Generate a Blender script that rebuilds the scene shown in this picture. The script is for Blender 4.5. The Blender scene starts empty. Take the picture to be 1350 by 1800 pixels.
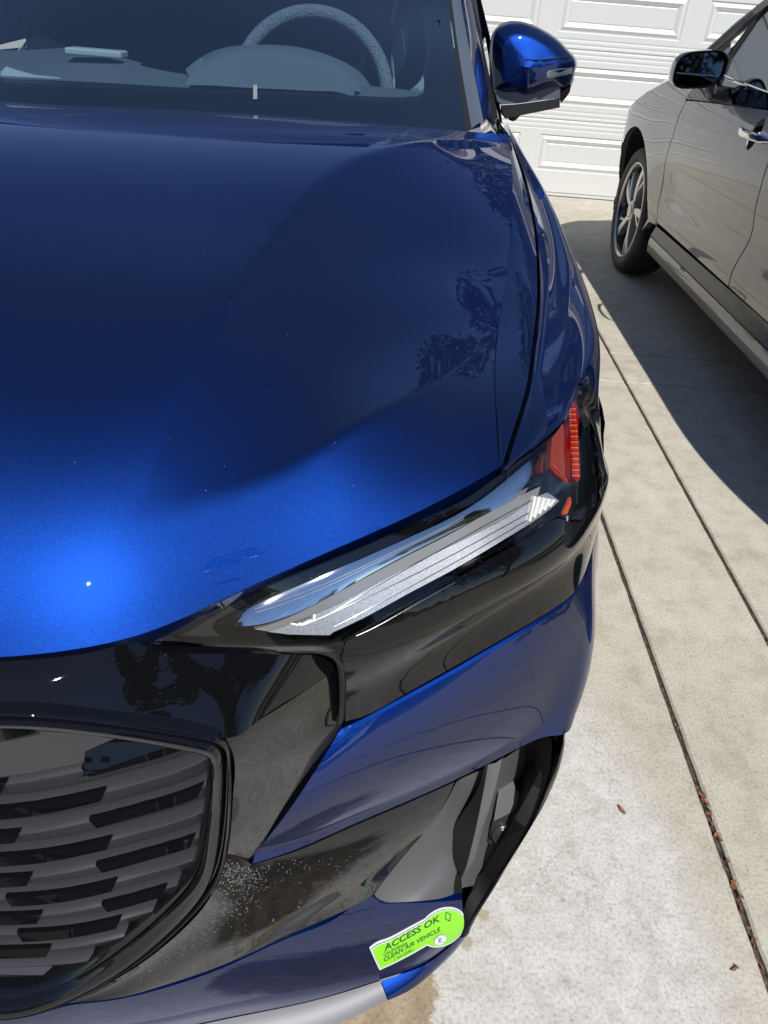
import bpy, bmesh, math, random
import numpy as np
from mathutils import Vector, Matrix
from mathutils.geometry import delaunay_2d_cdt
S = bpy.context.scene
COL = S.collection
R = math.radians
rng = random.Random(7)

# ------------------------------------------------------------------ camera, world, sun, exposure
F, CX, CY, H = 1300.0, 675.0, 900.0, 1.2          # lens in photo pixels, eye height in metres
def _basis():
    vp, s = (740, 16), 0.08
    a = np.array([(vp[0]-CX)/F, -(vp[1]-CY)/F, -1.0]); a /= np.linalg.norm(a)
    p2 = np.array([(vp[0]+1000-CX)/F, -(vp[1]+1000*s-CY)/F, -1.0])
    n = np.cross(p2, a); n /= np.linalg.norm(n)
    if n[1] < 0: n = -n
    return np.array([np.cross(a, n), a, n])
RW = _basis()
cd = bpy.data.cameras.new("camera"); cam = bpy.data.objects.new("camera", cd); COL.objects.link(cam)
M = Matrix([[float(v) for v in r] for r in RW]).to_4x4(); M.translation = (0, 0, H)
cam.matrix_world = M
cd.sensor_fit = 'VERTICAL'; cd.sensor_height = 36.0; cd.lens = 36.0*F/1800.0
cd.clip_start = 0.02; cd.clip_end = 2000
S.camera = cam

SUN = Vector((0.20, -0.75, 1.0)).normalized()
w = bpy.data.worlds.new("World"); S.world = w; w.use_nodes = True
nt = w.node_tree; nt.nodes.clear()
sky = nt.nodes.new('ShaderNodeTexSky'); sky.sky_type = 'NISHITA'; sky.sun_disc = False
sky.sun_elevation = math.asin(SUN.z); sky.sun_rotation = math.atan2(SUN.x, SUN.y)
sky.air_density = 1.0; sky.dust_density = 0.15; sky.ozone_density = 3.2; sky.altitude = 2200
bg = nt.nodes.new('ShaderNodeBackground'); bg.inputs[1].default_value = 0.135
wo = nt.nodes.new('ShaderNodeOutputWorld')
nt.links.new(sky.outputs[0], bg.inputs[0]); nt.links.new(bg.outputs[0], wo.inputs[0])
sd = bpy.data.lights.new("sun", 'SUN'); sd.energy = 4.9; sd.angle = R(0.53); sd.color = (1, 0.95, 0.88)
so = bpy.data.objects.new("sun", sd); COL.objects.link(so)
so.rotation_euler = SUN.to_track_quat('Z', 'Y').to_euler(); so.location = (3, -6, 10)
S.view_settings.view_transform = 'Standard'; S.view_settings.look = 'None'
S.view_settings.exposure = -0.1; S.view_settings.gamma = 1
S.cycles.max_bounces = 10; S.cycles.transparent_max_bounces = 12
S.cycles.sample_clamp_indirect = 6

# ------------------------------------------------------------------ measuring helpers
CARX = -0.68                                       # world x of the blue car's centre plane; u = x - CARX
def ray(x, y): return RW @ np.array([(x-CX)/F, -(y-CY)/F, -1.0])
EYE = np.array([0, 0, H])
def at_z(x, y, z): d = ray(x, y); return EYE + (z-H)/d[2]*d
def at_y(x, y, Y): d = ray(x, y); return EYE + Y/d[1]*d
def at_x(x, y, X): d = ray(x, y); return EYE + X/d[0]*d
def P(q):
    """(px,py,z) | ('u',px,py,u) | ('y',px,py,y) | ('w',u,y,z) -> world point"""
    if q[0] == 'w': return np.array([q[1]+CARX, q[2], q[3]], float)
    if q[0] == 'u': return at_x(q[1], q[2], q[3]+CARX)
    if q[0] == 'y': return at_y(q[1], q[2], q[3])
    if q[0] == 'X': return at_x(q[1], q[2], q[3])
    return at_z(*q)

def cspl(t, y):
    """natural cubic spline, vector valued"""
    t = np.asarray(t, float); y = np.asarray(y, float); one = y.ndim == 1
    if one: y = y[:, None]
    n = len(t)
    if n == 2:
        f = lambda q: y[0]+(y[1]-y[0])*((np.asarray(q, float)-t[0])/(t[1]-t[0]))[:, None]
        return (lambda q: f(np.atleast_1d(q))[:, 0]) if one else (lambda q: f(np.atleast_1d(q)))
    h = np.diff(t); A = np.eye(n); b = np.zeros_like(y)
    for i in range(1, n-1):
        A[i, i-1] = h[i-1]; A[i, i] = 2*(h[i-1]+h[i]); A[i, i+1] = h[i]
        b[i] = 6*((y[i+1]-y[i])/h[i]-(y[i]-y[i-1])/h[i-1])
    m = np.linalg.solve(A, b)
    def f(q):
        q = np.atleast_1d(np.asarray(q, float)); k = np.clip(np.searchsorted(t, q)-1, 0, n-2)
        a = (t[k+1]-q)[:, None]; c = (q-t[k])[:, None]; hh = h[k][:, None]
        r = m[k]*a**3/(6*hh)+m[k+1]*c**3/(6*hh)+(y[k]/hh-m[k]*hh/6)*a+(y[k+1]/hh-m[k+1]*hh/6)*c
        return r[:, 0] if one else r
    return f

def curve(pts, n, raw=False, power=1.0):
    """resample a list of points (specs) as n points along a smooth spline; 'c' marks split corners"""
    segs = [[]]
    for q in pts:
        if isinstance(q, str):
            segs.append([segs[-1][-1]])
        else:
            segs[-1].append(np.asarray(q, float) if raw else P(q))
    L = []; tot = 0
    for sgm in segs:
        a = np.array(sgm); d = np.linalg.norm(np.diff(a, axis=0), axis=1)**power
        L.append((a, np.concatenate([[0], np.cumsum(d)]))); tot += L[-1][1][-1]
    ends = np.cumsum([l[1][-1] for l in L]); q = np.linspace(0, tot, n); out = np.zeros((n, L[0][0].shape[1]))
    idx = np.searchsorted(ends, q-1e-9)
    for i, (a, t) in enumerate(L):
        mk = idx == min(i, len(L)-1)
        st = 0 if i == 0 else ends[i-1]
        if mk.any(): out[mk] = cspl(t, a)(np.clip(q[mk]-st, 0, t[-1]))
    return out

def coons(top, bot, left=None, right=None, bulge=0.0, out=(0, -1, 0.6), vdist=None):
    """grid of points between curves; top/bot have n points, left/right m points (top -> bottom)"""
    n = len(top); m = vdist or (len(left) if left is not None else (len(right) if right is not None else 14))
    s = np.linspace(0, 1, n)[None, :, None]; t = np.linspace(0, 1, m)[:, None, None]
    if left is None: left = top[0]+(bot[0]-top[0])*t[:, 0]
    if right is None: right = top[-1]+(bot[-1]-top[-1])*t[:, 0]
    G = (1-t)*top[None]+t*bot[None]+(1-s)*left[:, None]+s*right[:, None] \
        - ((1-s)*(1-t)*top[0]+s*(1-t)*top[-1]+(1-s)*t*bot[0]+s*t*bot[-1])
    if np.any(bulge):
        ds = np.gradient(G, axis=1); dt = np.gradient(G, axis=0)
        nn = np.cross(ds, dt); nn /= (np.linalg.norm(nn, axis=2, keepdims=True)+1e-12)
        nn *= np.sign(np.sum(np.sum(nn*np.array(out)[None, None], axis=2)))
        b = np.asarray(bulge, float)
        if b.ndim == 1: b = cspl(np.linspace(0, 1, len(b)), b)(s[0, :, 0])[None, :, None]
        G = G + nn*b*4*t*(1-t)
    return G

# ------------------------------------------------------------------ materials
def mat(name, col=(.5, .5, .5), rough=.5, metal=0.0, coat=0.0, coat_rough=.02, spec=.5, emit=None):
    m = bpy.data.materials.new(name); m.use_nodes = True
    b = m.node_tree.nodes['Principled BSDF']
    b.inputs['Base Color'].default_value = (*col, 1); b.inputs['Roughness'].default_value = rough
    b.inputs['Metallic'].default_value = metal; b.inputs['Coat Weight'].default_value = coat
    b.inputs['Coat Roughness'].default_value = coat_rough; b.inputs['Specular IOR Level'].default_value = spec
    return m
def N(m, t, **kw):
    n = m.node_tree.nodes.new(t)
    for k, v in kw.items():
        if hasattr(n, k): setattr(n, k, v)
        else: n.inputs[k.replace('_', ' ')].default_value = v
    return n
def LK(m, a, b): m.node_tree.links.new(a, b)
def BS(m): return m.node_tree.nodes['Principled BSDF']
def ramp(m, fac, stops):
    r = N(m, 'ShaderNodeValToRGB'); e = r.color_ramp.elements
    while len(e) < len(stops): e.new(0.5)
    for el, (p, c) in zip(e, stops): el.position = p; el.color = (*c, 1)
    LK(m, fac, r.inputs[0]); return r.outputs[0]
def noise(m, scale, detail=4, rough=.55, vec=None):
    n = N(m, 'ShaderNodeTexNoise', Scale=scale, Detail=detail, Roughness=rough)
    if vec is None:
        g = N(m, 'ShaderNodeNewGeometry'); vec = g.outputs['Position']
    LK(m, vec, n.inputs['Vector']); return n.outputs['Fac']
def bump(m, h, strength=.2, dist=.002, socket='Normal'):
    b = N(m, 'ShaderNodeBump', Strength=strength, Distance=dist); LK(m, h, b.inputs['Height'])
    LK(m, b.outputs[0], BS(m).inputs[socket]); return b
def mix(m, a, b, f):
    x = N(m, 'ShaderNodeMix', data_type='RGBA')
    for s, v in ((6, a), (7, b)):
        if hasattr(v, 'default_value'): LK(m, v, x.inputs[s])
        else: x.inputs[s].default_value = (*v, 1)
    if hasattr(f, 'default_value'): LK(m, f, x.inputs[0])
    else: x.inputs[0].default_value = f
    return x.outputs[2]

def paint(name, col, flake, rough=.34, metal=.85, flop_sheen=False):
    m = mat(name, col, rough, metal, 1.0, .008)
    b = BS(m); b.inputs['Coat IOR'].default_value = 1.6
    v = N(m, 'ShaderNodeTexVoronoi', Scale=1500.0); g = N(m, 'ShaderNodeNewGeometry')
    LK(m, g.outputs['Position'], v.inputs['Vector'])
    # every flake of the paint is tilted a little its own way
    sub = N(m, 'ShaderNodeVectorMath', operation='SUBTRACT'); LK(m, v.outputs['Color'], sub.inputs[0]); sub.inputs[1].default_value = (.5, .5, .5)
    sc = N(m, 'ShaderNodeVectorMath', operation='SCALE'); LK(m, sub.outputs[0], sc.inputs[0]); sc.inputs['Scale'].default_value = flake
    ad = N(m, 'ShaderNodeVectorMath', operation='ADD'); LK(m, sc.outputs[0], ad.inputs[0]); LK(m, g.outputs['Normal'], ad.inputs[1])
    no = N(m, 'ShaderNodeVectorMath', operation='NORMALIZE'); LK(m, ad.outputs[0], no.inputs[0])
    LK(m, no.outputs[0], b.inputs['Normal'])
    # pigment tone deepens with slant; near grazing, sky sheen is painted into the colour
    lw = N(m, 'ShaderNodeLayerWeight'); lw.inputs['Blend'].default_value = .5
    if flop_sheen: LK(m, ramp(m, lw.outputs['Facing'], [(0, col), (.10, tuple(c*.9 for c in col)), (.30, tuple(c*.48 for c in col)), (.46, tuple(c*.34 for c in col)), (.64, tuple(c*.72 for c in col))]), b.inputs['Base Color'])
    LK(m, g.outputs['Normal'], b.inputs['Coat Normal'])
    return m
MT = {}
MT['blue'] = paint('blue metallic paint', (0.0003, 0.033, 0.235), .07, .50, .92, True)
MT['silver_paint'] = paint('warm grey metallic paint', (0.17, 0.172, 0.185), .10, .45, .6)
MT['gloss'] = mat('gloss black plastic', (.004, .004, .005), .04, 0, 1.0, .008, 0.0)
MT['black'] = mat('black void plastic', (.003, .003, .003), .7)
MT['matte'] = mat('matte dark grey plastic', (.038, .038, .043), .26)
MT['textured'] = mat('grained charcoal plastic', (.105, .105, .108), .5)
bump(MT['textured'], noise(MT['textured'], 900, 2), .25, .0006)
bump(MT['matte'], noise(MT['matte'], 1200, 2), .12, .0004)
MT['water'] = mat('clear water drops', (.9, .9, .9), .02, 0, 0); MT['water'].node_tree.nodes['Principled BSDF'].inputs['Transmission Weight'].default_value = .9; MT['water'].node_tree.nodes['Principled BSDF'].inputs['IOR'].default_value = 1.33
MT['rubber'] = mat('black rubber', (.012, .012, .013), .55)
MT['tyre'] = mat('tyre rubber', (.018, .018, .019), .65)
MT['silver'] = mat('silver painted plastic', (.22, .22, .23), .55, .3)
MT['chrome'] = mat('bright chrome', (.85, .86, .88), .03, 1.0)
MT['satin'] = mat('satin reflector', (.62, .64, .66), .35, .75)
_m = MT['satin']; _n = noise(_m, 700, 3, .7); bump(_m, _n, .35, .0007); LK(_m, ramp(_m, _n, [(.35, (.50, .51, .53)), (.65, (.78, .80, .82))]), BS(_m).inputs['Base Color'])
MT['satin_plain'] = mat('satin grey bezel', (.42, .42, .40), .28, .6)
MT['amber'] = mat('amber plastic', (.60, .085, .008), .18, 0, 1, .03)
MT['red'] = mat('red orange reflector plastic', (.33, .008, .003), .15, 0, 1, .02)
MT['red_clear'] = mat('smoked amber lens', (.34, .055, .028), .25, .3, .8)
MT['hl_dark'] = mat('dark headlight housing', (.010, .010, .012), .22, 0, .6)
MT['dash'] = mat('blue grey dashboard plastic', (.19, .21, .22), .75)
MT['privacy'] = mat('dark rear glass', (.004, .005, .006), .02, 0, 1)
MT['dash_light'] = mat('light grey instrument hood', (.26, .30, .31), .6)
MT['pale'] = mat('pale interior trim', (.50, .52, .50), .8)
MT['cloth'] = mat('dark seat cloth', (.012, .012, .014), .9)
MT['white'] = mat('white plastic', (.75, .76, .72), .4)

def thin_glass(name, tint=(1, 1, 1), ior=1.5, extra=0.0):
    m = bpy.data.materials.new(name); m.use_nodes = True; t = m.node_tree; t.nodes.clear()
    o = t.nodes.new('ShaderNodeOutputMaterial'); g = t.nodes.new('ShaderNodeBsdfGlossy'); g.inputs['Roughness'].default_value = 0.004
    tr = t.nodes.new('ShaderNodeBsdfTransparent'); tr.inputs[0].default_value = (*tint, 1)
    fr = t.nodes.new('ShaderNodeFresnel'); fr.inputs[0].default_value = ior
    mx = t.nodes.new('ShaderNodeMixShader')
    ad = t.nodes.new('ShaderNodeMath'); ad.operation = 'ADD'; ad.use_clamp = True; ad.inputs[1].default_value = extra
    t.links.new(fr.outputs[0], ad.inputs[0]); t.links.new(ad.outputs[0], mx.inputs[0])
    t.links.new(tr.outputs[0], mx.inputs[1]); t.links.new(g.outputs[0], mx.inputs[2]); t.links.new(mx.outputs[0], o.inputs[0])
    return m
MT['lens'] = thin_glass('clear headlight lens', (.95, .96, .97), 1.5, .01)
MT['wsglass'] = thin_glass('tinted windscreen glass', (.62, .78, .90), 1.5, .24)
MT['sideglass'] = thin_glass('tinted side glass', (.35, .42, .38), 1.5, .06)
MT['mirror'] = mat('mirror glass', (.10, .12, .15), .02, 1.0)

# ------------------------------------------------------------------ object helpers
def tag(o, label=None, cat=None, group=None, kind=None):
    if label: o['label'] = label
    if cat: o['category'] = cat
    if group: o['group'] = group
    if kind: o['kind'] = kind
    return o
def thing(name, label, cat, loc=(0, 0, 0), group=None):
    o = bpy.data.objects.new(name, None); COL.objects.link(o); o.location = loc; o.empty_display_size = .1
    return tag(o, label, cat, group)
class MB:
    """collects verts/faces into one mesh"""
    def __init__(s): s.v = []; s.f = []; s.sh = []; s.m = []
    def grid(s, G, flip=False, mi=0, closed=False):
        m, n = G.shape[:2]; b = len(s.v); s.v += [tuple(p) for p in G.reshape(-1, 3)]
        for i in range(m-1):
            for j in range(n if closed else n-1):
                k = (j+1) % n
                q = (b+i*n+j, b+i*n+k, b+(i+1)*n+k, b+(i+1)*n+j)
                s.f.append(q[::-1] if flip else q); s.m.append(mi)
        return s
    def poly(s, pts, mi=0):
        b = len(s.v); s.v += [tuple(p) for p in pts]; s.f.append(tuple(range(b, b+len(pts)))); s.m.append(mi); return s
    def box(s, a, c, mi=0, rot=None, org=(0, 0, 0)):
        x0, y0, z0 = a; x1, y1, z1 = c; b = len(s.v)
        vs = [(x0, y0, z0), (x1, y0, z0), (x1, y1, z0), (x0, y1, z0), (x0, y0, z1), (x1, y0, z1), (x1, y1, z1), (x0, y1, z1)]
        if rot is not None: vs = [tuple(rot @ Vector(p)+Vector(org)) for p in vs]
        s.v += vs
        for q in ((3, 2, 1, 0), (4, 5, 6, 7), (0, 1, 5, 4), (1, 2, 6, 5), (2, 3, 7, 6), (3, 0, 4, 7)):
            s.f.append(tuple(b+i for i in q)); s.m.append(mi)
        return s
    def tube(s, pts, r, n=10, mi=0, cap=True, closed=False):
        pts = [np.array(p, float) for p in pts]; L = len(pts); rs = r if hasattr(r, '__len__') else [r]*L
        up = np.array([0.13, 0.31, 0.94]); rings = []
        for i, p in enumerate(pts):
            a = pts[(i-1) % L] if (i > 0 or closed) else p; c = pts[(i+1) % L] if (i < L-1 or closed) else p
            d = c-a; d /= np.linalg.norm(d)+1e-12
            x = np.cross(d, up); x /= np.linalg.norm(x)+1e-12; y = np.cross(d, x)
            rings.append([p+rs[i]*(math.cos(2*math.pi*k/n)*x+math.sin(2*math.pi*k/n)*y) for k in range(n)])
        if closed: rings.append(rings[0])
        G = np.array(rings); s.grid(G, closed=True, mi=mi)
        if cap and not closed: s.poly(rings[0][::-1], mi); s.poly(rings[-1], mi)
        return s
    def build(s, name, mats, parent=None, weld=True, angle=32, smooth=True, bevel=None, solid=None):
        me = bpy.data.meshes.new(name); me.from_pydata(s.v, [], s.f); me.validate()
        mats = mats if isinstance(mats, (list, tuple)) else [mats]
        for x in mats: me.materials.append(x)
        if len(mats) > 1: me.polygons.foreach_set('material_index', s.m)
        if weld:
            bm = bmesh.new(); bm.from_mesh(me); bmesh.ops.remove_doubles(bm, verts=bm.verts, dist=2e-5)
            bmesh.ops.recalc_face_normals(bm, faces=bm.faces)
            bm.to_mesh(me); bm.free()
        o = bpy.data.objects.new(name, me); COL.objects.link(o)
        if smooth:
            me.polygons.foreach_set('use_smooth', [True]*len(me.polygons)); me.set_sharp_from_angle(angle=R(angle))
        if bevel:
            md = o.modifiers.new('bevel', 'BEVEL'); md.width = bevel; md.segments = 3; md.limit_method = 'ANGLE'; md.angle_limit = R(35); md.harden_normals = True
        if solid:
            md = o.modifiers.new('solid', 'SOLIDIFY'); md.thickness = solid; md.offset = -1
        if parent is not None:
            o.parent = parent; o.matrix_parent_inverse = Matrix.Translation(-Vector(parent_loc(parent)))
        return o
def parent_loc(p):
    if p.type == 'MESH': return Vector((0, 0, 0))
    l = Vector(p.location)
    while p.parent: p = p.parent; l = l+Vector(p.location)
    return l
def rim(G, d, n=None):
    """strip that turns the boundary of a grid back by vector d"""
    edge = np.concatenate([G[0], G[1:, -1], G[-1, ::-1][1:], G[::-1, 0][1:]])
    return np.array([edge, edge+np.array(d)])
def panel(name, grids, mtl, parent, turn=(0, .012, -.006), angle=32, edges=None):
    b = MB()
    for G in grids: b.grid(G)
    for i, G in enumerate(grids):
        if edges is not None and not edges[i]: continue
        sel = 'TBLR' if edges is None else edges[i]
        for k, e in (('T', G[0]), ('B', G[-1]), ('L', G[:, 0]), ('R', G[:, -1])):
            if k in sel: b.grid(np.array([e, e+np.array(turn)]))
    return b.build(name, mtl, parent, angle=angle)
def mirror_pts(G):
    H2 = G.copy(); H2[..., 0] = 2*CARX-H2[..., 0]; return H2

# ------------------------------------------------------------------ driveway and ground
def concrete(name, tint=1.0):
    m = mat(name, (.5, .48, .43), .85)
    a = noise(m, 1.6, 5, .6); b = noise(m, 14, 5, .65); c = noise(m, 170, 3, .7); d = noise(m, 60, 4, .75)
    base = ramp(m, a, [(.30, (.47*tint, .435*tint, .355*tint)), (.70, (.58*tint, .545*tint, .46*tint))])
    fine = ramp(m, b, [(.30, (.80, .79, .77)), (.52, (1, 1, 1)), (.72, (1.08, 1.08, 1.08))])
    grain = ramp(m, c, [(.33, (.72, .71, .69)), (.50, (1, 1, 1)), (.70, (1.10, 1.10, 1.10))])
    def mul(p, q, f=1.0):
        x = N(m, 'ShaderNodeMix', data_type='RGBA', blend_type='MULTIPLY'); x.inputs[0].default_value = f
        LK(m, p, x.inputs[6]); LK(m, q, x.inputs[7]); return x.outputs[2]
    col = mul(mul(base, fine), grain)
    # rinsed, paler patch of paving round the front of the car and a rusty tide mark beside it
    g = N(m, 'ShaderNodeNewGeometry'); sp = N(m, 'ShaderNodeSeparateXYZ'); LK(m, g.outputs['Position'], sp.inputs[0])
    def mth(op, p, q=None):
        n = N(m, 'ShaderNodeMath', operation=op)
        for i, v in enumerate((p, q)):
            if v is None: continue
            if hasattr(v, 'default_value'): LK(m, v, n.inputs[i])
            else: n.inputs[i].default_value = v
        return n.outputs[0]
    ex = mth('DIVIDE', mth('SUBTRACT', sp.outputs[0], .05), .56); ey = mth('DIVIDE', mth('SUBTRACT', sp.outputs[1], .35), 1.05)
    rr = mth('SQRT', mth('ADD', mth('POWER', mth('ABSOLUTE', ex), 3), mth('POWER', mth('ABSOLUTE', ey), 3)))
    rr = mth('ADD', rr, mth('MULTIPLY', mth('SUBTRACT', noise(m, 5, 6, .7), .5), .55))
    msk = ramp(m, rr, [(.80, (1, 1, 1)), (1.05, (0, 0, 0))])
    pale = mul(ramp(m, noise(m, 22, 6, .7), [(.27, (.42, .405, .36)), (.42, (.54, .525, .48)), (.62, (.64, .625, .585))]), grain)
    col = mix(m, col, pale, msk)
    st = ramp(m, noise(m, 2.4, 6, .72), [(.60, (0, 0, 0)), (.72, (.55, .55, .55))])
    col = mix(m, col, mul(ramp(m, b, [(.3, (.33, .27, .19)), (.7, (.42, .36, .27))]), grain), st)
    wx = mth('DIVIDE', mth('SUBTRACT', sp.outputs[0], .13), .22); wy = mth('DIVIDE', mth('SUBTRACT', sp.outputs[1], .12), .20)
    wr = mth('ADD', mth('SQRT', mth('ADD', mth('POWER', wx, 2), mth('POWER', wy, 2))), mth('MULTIPLY', mth('SUBTRACT', noise(m, 9, 6, .7), .5), .9))
    col = mix(m, col, mul(ramp(m, noise(m, 26, 5, .7), [(.3, (.07, .06, .045)), (.7, (.20, .175, .13))]), grain), ramp(m, wr, [(.80, (1, 1, 1)), (1.12, (0, 0, 0))]))
    tx = mth('DIVIDE', mth('SUBTRACT', sp.outputs[0], -.02), .20); ty = mth('DIVIDE', mth('SUBTRACT', sp.outputs[1], .44), .20)
    tr_ = mth('ADD', mth('SQRT', mth('ADD', mth('POWER', tx, 2), mth('POWER', ty, 2))), mth('MULTIPLY', mth('SUBTRACT', noise(m, 14, 7, .75), .5), 1.1))
    tan_ = mul(ramp(m, noise(m, 30, 5, .7), [(.3, (.30, .22, .14)), (.7, (.46, .37, .26))]), grain)
    col = mix(m, col, tan_, ramp(m, tr_, [(.78, (1, 1, 1)), (.84, (0, 0, 0))]))
    for sx_, sy_ in ((.185, .585), (.215, .63)):
        qx = mth('SUBTRACT', sp.outputs[0], sx_); qy = mth('SUBTRACT', sp.outputs[1], sy_)
        qr = mth('ADD', mth('DIVIDE', mth('SQRT', mth('ADD', mth('POWER', qx, 2), mth('POWER', qy, 2))), .011), mth('MULTIPLY', mth('SUBTRACT', noise(m, 120, 3), .5), 1.0))
        col = mix(m, col, (.36, .33, .22), ramp(m, qr, [(.75, (.8, .8, .8)), (1.0, (0, 0, 0))]))
    # hairline cracks
    v = N(m, 'ShaderNodeTexVoronoi', feature='DISTANCE_TO_EDGE', Scale=13.0)
    nz = N(m, 'ShaderNodeTexNoise', Scale=9.0, Detail=4.0); LK(m, g.outputs['Position'], nz.inputs['Vector'])
    vm = N(m, 'ShaderNodeVectorMath', operation='MULTIPLY_ADD'); LK(m, nz.outputs['Color'], vm.inputs[0]); vm.inputs[1].default_value = (.18, .18, .18)
    LK(m, g.outputs['Position'], vm.inputs[2]); LK(m, vm.outputs[0], v.inputs['Vector'])
    ck = ramp(m, v.outputs['Distance'], [(0, (1, 1, 1)), (.012, (0, 0, 0))])
    ck = mth('MULTIPLY', mth('MULTIPLY', ck, msk), ramp(m, noise(m, 3.3, 2), [(.45, (0, 0, 0)), (.6, (.6, .6, .6))]))
    col = mix(m, col, (.22, .20, .17), ck)
    LK(m, col, BS(m).inputs['Base Color'])
    bump(m, d, .35, .003)
    return m
MT['concrete'] = concrete('broom finished concrete')
MT['soil'] = mat('dark joint dirt', (.05, .04, .03), .95)
_m = MT['soil']; LK(_m, ramp(_m, noise(_m, 90, 3), [(.35, (.02, .017, .013)), (.7, (.13, .09, .06))]), BS(_m).inputs['Base Color'])

xs = [-9.5, -5.0, -3.36, -3.06, .651, .954, 5.4, 9.0]
ys = [-6.2, -2.9, -2.6, 2.835, 3.150, 6.60]
def gapx(v): return .0042 if v in (.651, .954) else .0035
b = MB()
for i in range(len(xs)-1):
    for j in range(len(ys)-1):
        x0, x1, y0, y1 = xs[i]+gapx(xs[i]), xs[i+1]-gapx(xs[i+1]), ys[j]+.002, ys[j+1]-.002
        def ring(ins, z, w=0.0):
            # slab edge, worn a little unevenly
            pts = []
            n1 = max(2, int((x1-x0)/.04)); n2 = max(2, int((y1-y0)/.03))
            for k in range(n1): pts.append((x0+(x1-x0)*k/n1, y0, 0, 1))
            for k in range(n2): pts.append((x1, y0+(y1-y0)*k/n2, -1, 0))
            for k in range(n1): pts.append((x1-(x1-x0)*k/n1, y1, 0, -1))
            for k in range(n2): pts.append((x0, y1-(y1-y0)*k/n2, 1, 0))
            out = []
            for (px, py, nx, ny) in pts:
                j_ = ins+w*math.sin(px*31+py*47)*math.sin(px*77+py*113+1)
                qx = min(max(px, x0+j_), x1-j_); qy = min(max(py, y0+j_), y1-j_)
                out.append((qx, qy, z))
            return out
        A = [ring(.0015, -.03, .001), ring(.0015, -.004, .001), ring(.006, 0.0, .0015)]
        b.grid(np.array(A), closed=True); b.poly(A[-1])
drive = tag(b.build('driveway', MT['concrete'], weld=False, smooth=False), 'pale sunlit concrete driveway cast in bands with long dirt filled joints', 'driveway', kind='structure')
b = MB(); b.poly([(-9.5, -6.2, -.009), (9, -6.2, -.009), (9, 6.6, -.009), (-9.5, 6.6, -.009)])
tag(b.build('joint_dirt', MT['soil'], weld=False, smooth=False), kind='structure')
MT['street'] = mat('street asphalt', (.10, .10, .10), .9)
_m = MT['street']; LK(_m, ramp(_m, noise(_m, 40, 4), [(.3, (.07, .07, .07)), (.7, (.14, .135, .13))]), BS(_m).inputs['Base Color'])
MT['earth'] = mat('dry lawn ground', (.10, .11, .05), .95)
_m = MT['earth']; LK(_m, ramp(_m, noise(_m, 3, 5), [(.3, (.06, .08, .03)), (.7, (.17, .15, .08))]), BS(_m).inputs['Base Color'])
b = MB(); b.poly([(-600, -600, -.05), (600, -600, -.05), (600, 600, -.05), (-600, 600, -.05)])
tag(b.build('ground', MT['earth'], smooth=False), kind='structure')
b = MB(); b.poly([(-200, -14.5, -.03), (200, -14.5, -.03), (200, -6.3, -.03), (-200, -6.3, -.03)])
tag(b.build('street', MT['street'], smooth=False), kind='structure')

# leaf litter caught in the joint, and single fallen leaves
MT['leaf'] = mat('dry brown leaf', (.24, .09, .045), .8)
_m = MT['leaf']; LK(_m, ramp(_m, noise(_m, 60, 2), [(.3, (.10, .045, .025)), (.55, (.27, .10, .05)), (.75, (.42, .22, .11))]), BS(_m).inputs['Base Color'])
def leaf(b, x, y, z, L, W, a, curl=.3, tilt=0):
    c, s = math.cos(a), math.sin(a); rows = []
    for i in range(6):
        t = i/5; wd = W*math.sin(math.pi*(.06+.9*t))**.8*.5; zz = curl*L*(t-.5)**2+tilt*t*L
        rows.append([(x+(t-.5)*L*c-k*wd*s, y+(t-.5)*L*s+k*wd*c, z+zz+abs(k)*W*.18) for k in (-1, 0, 1)])
    b.grid(np.array(rows))
b = MB()
for i in range(100):
    y = .3+ (rng.random()**1.8)*2.4; x = (.651 if rng.random() < .75 else .954)+rng.uniform(-.004, .004)
    leaf(b, x, y, -.005+rng.uniform(-.002, .004), rng.uniform(.004, .011), rng.uniform(.002, .004), math.pi/2+rng.uniform(-.5, .5), .2)
for i in range(22):
    y = .62+rng.random()*.28; leaf(b, .652+rng.uniform(-.005, .006), y, -.002, rng.uniform(.008, .018), rng.uniform(.004, .007), math.pi/2+rng.uniform(-.7, .7), .3)
tag(b.build('leaf_litter', MT['leaf']), 'brown crumbled leaf litter lying in the long driveway joints', 'leaf litter', kind='stuff')
p = at_z(1093, 1425, .002); b = MB(); leaf(b, p[0], p[1], .003, .021, .007, 2.0, .5)
tag(b.build('fallen_leaf', MT['leaf'], solid=.0004), 'small reddish brown leaf lying alone on the bare concrete', 'leaf')
p = at_z(1290, 1705, .002); b = MB(); leaf(b, p[0], p[1], .003, .012, .005, .6, .8); leaf(b, p[0]+.006, p[1]+.004, .003, .008, .004, 2.0, .8)
tag(b.build('fallen_leaf', MT['leaf'], solid=.0004), 'tiny crumpled reddish leaf beside the joint near the bottom right corner', 'leaf')

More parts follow.
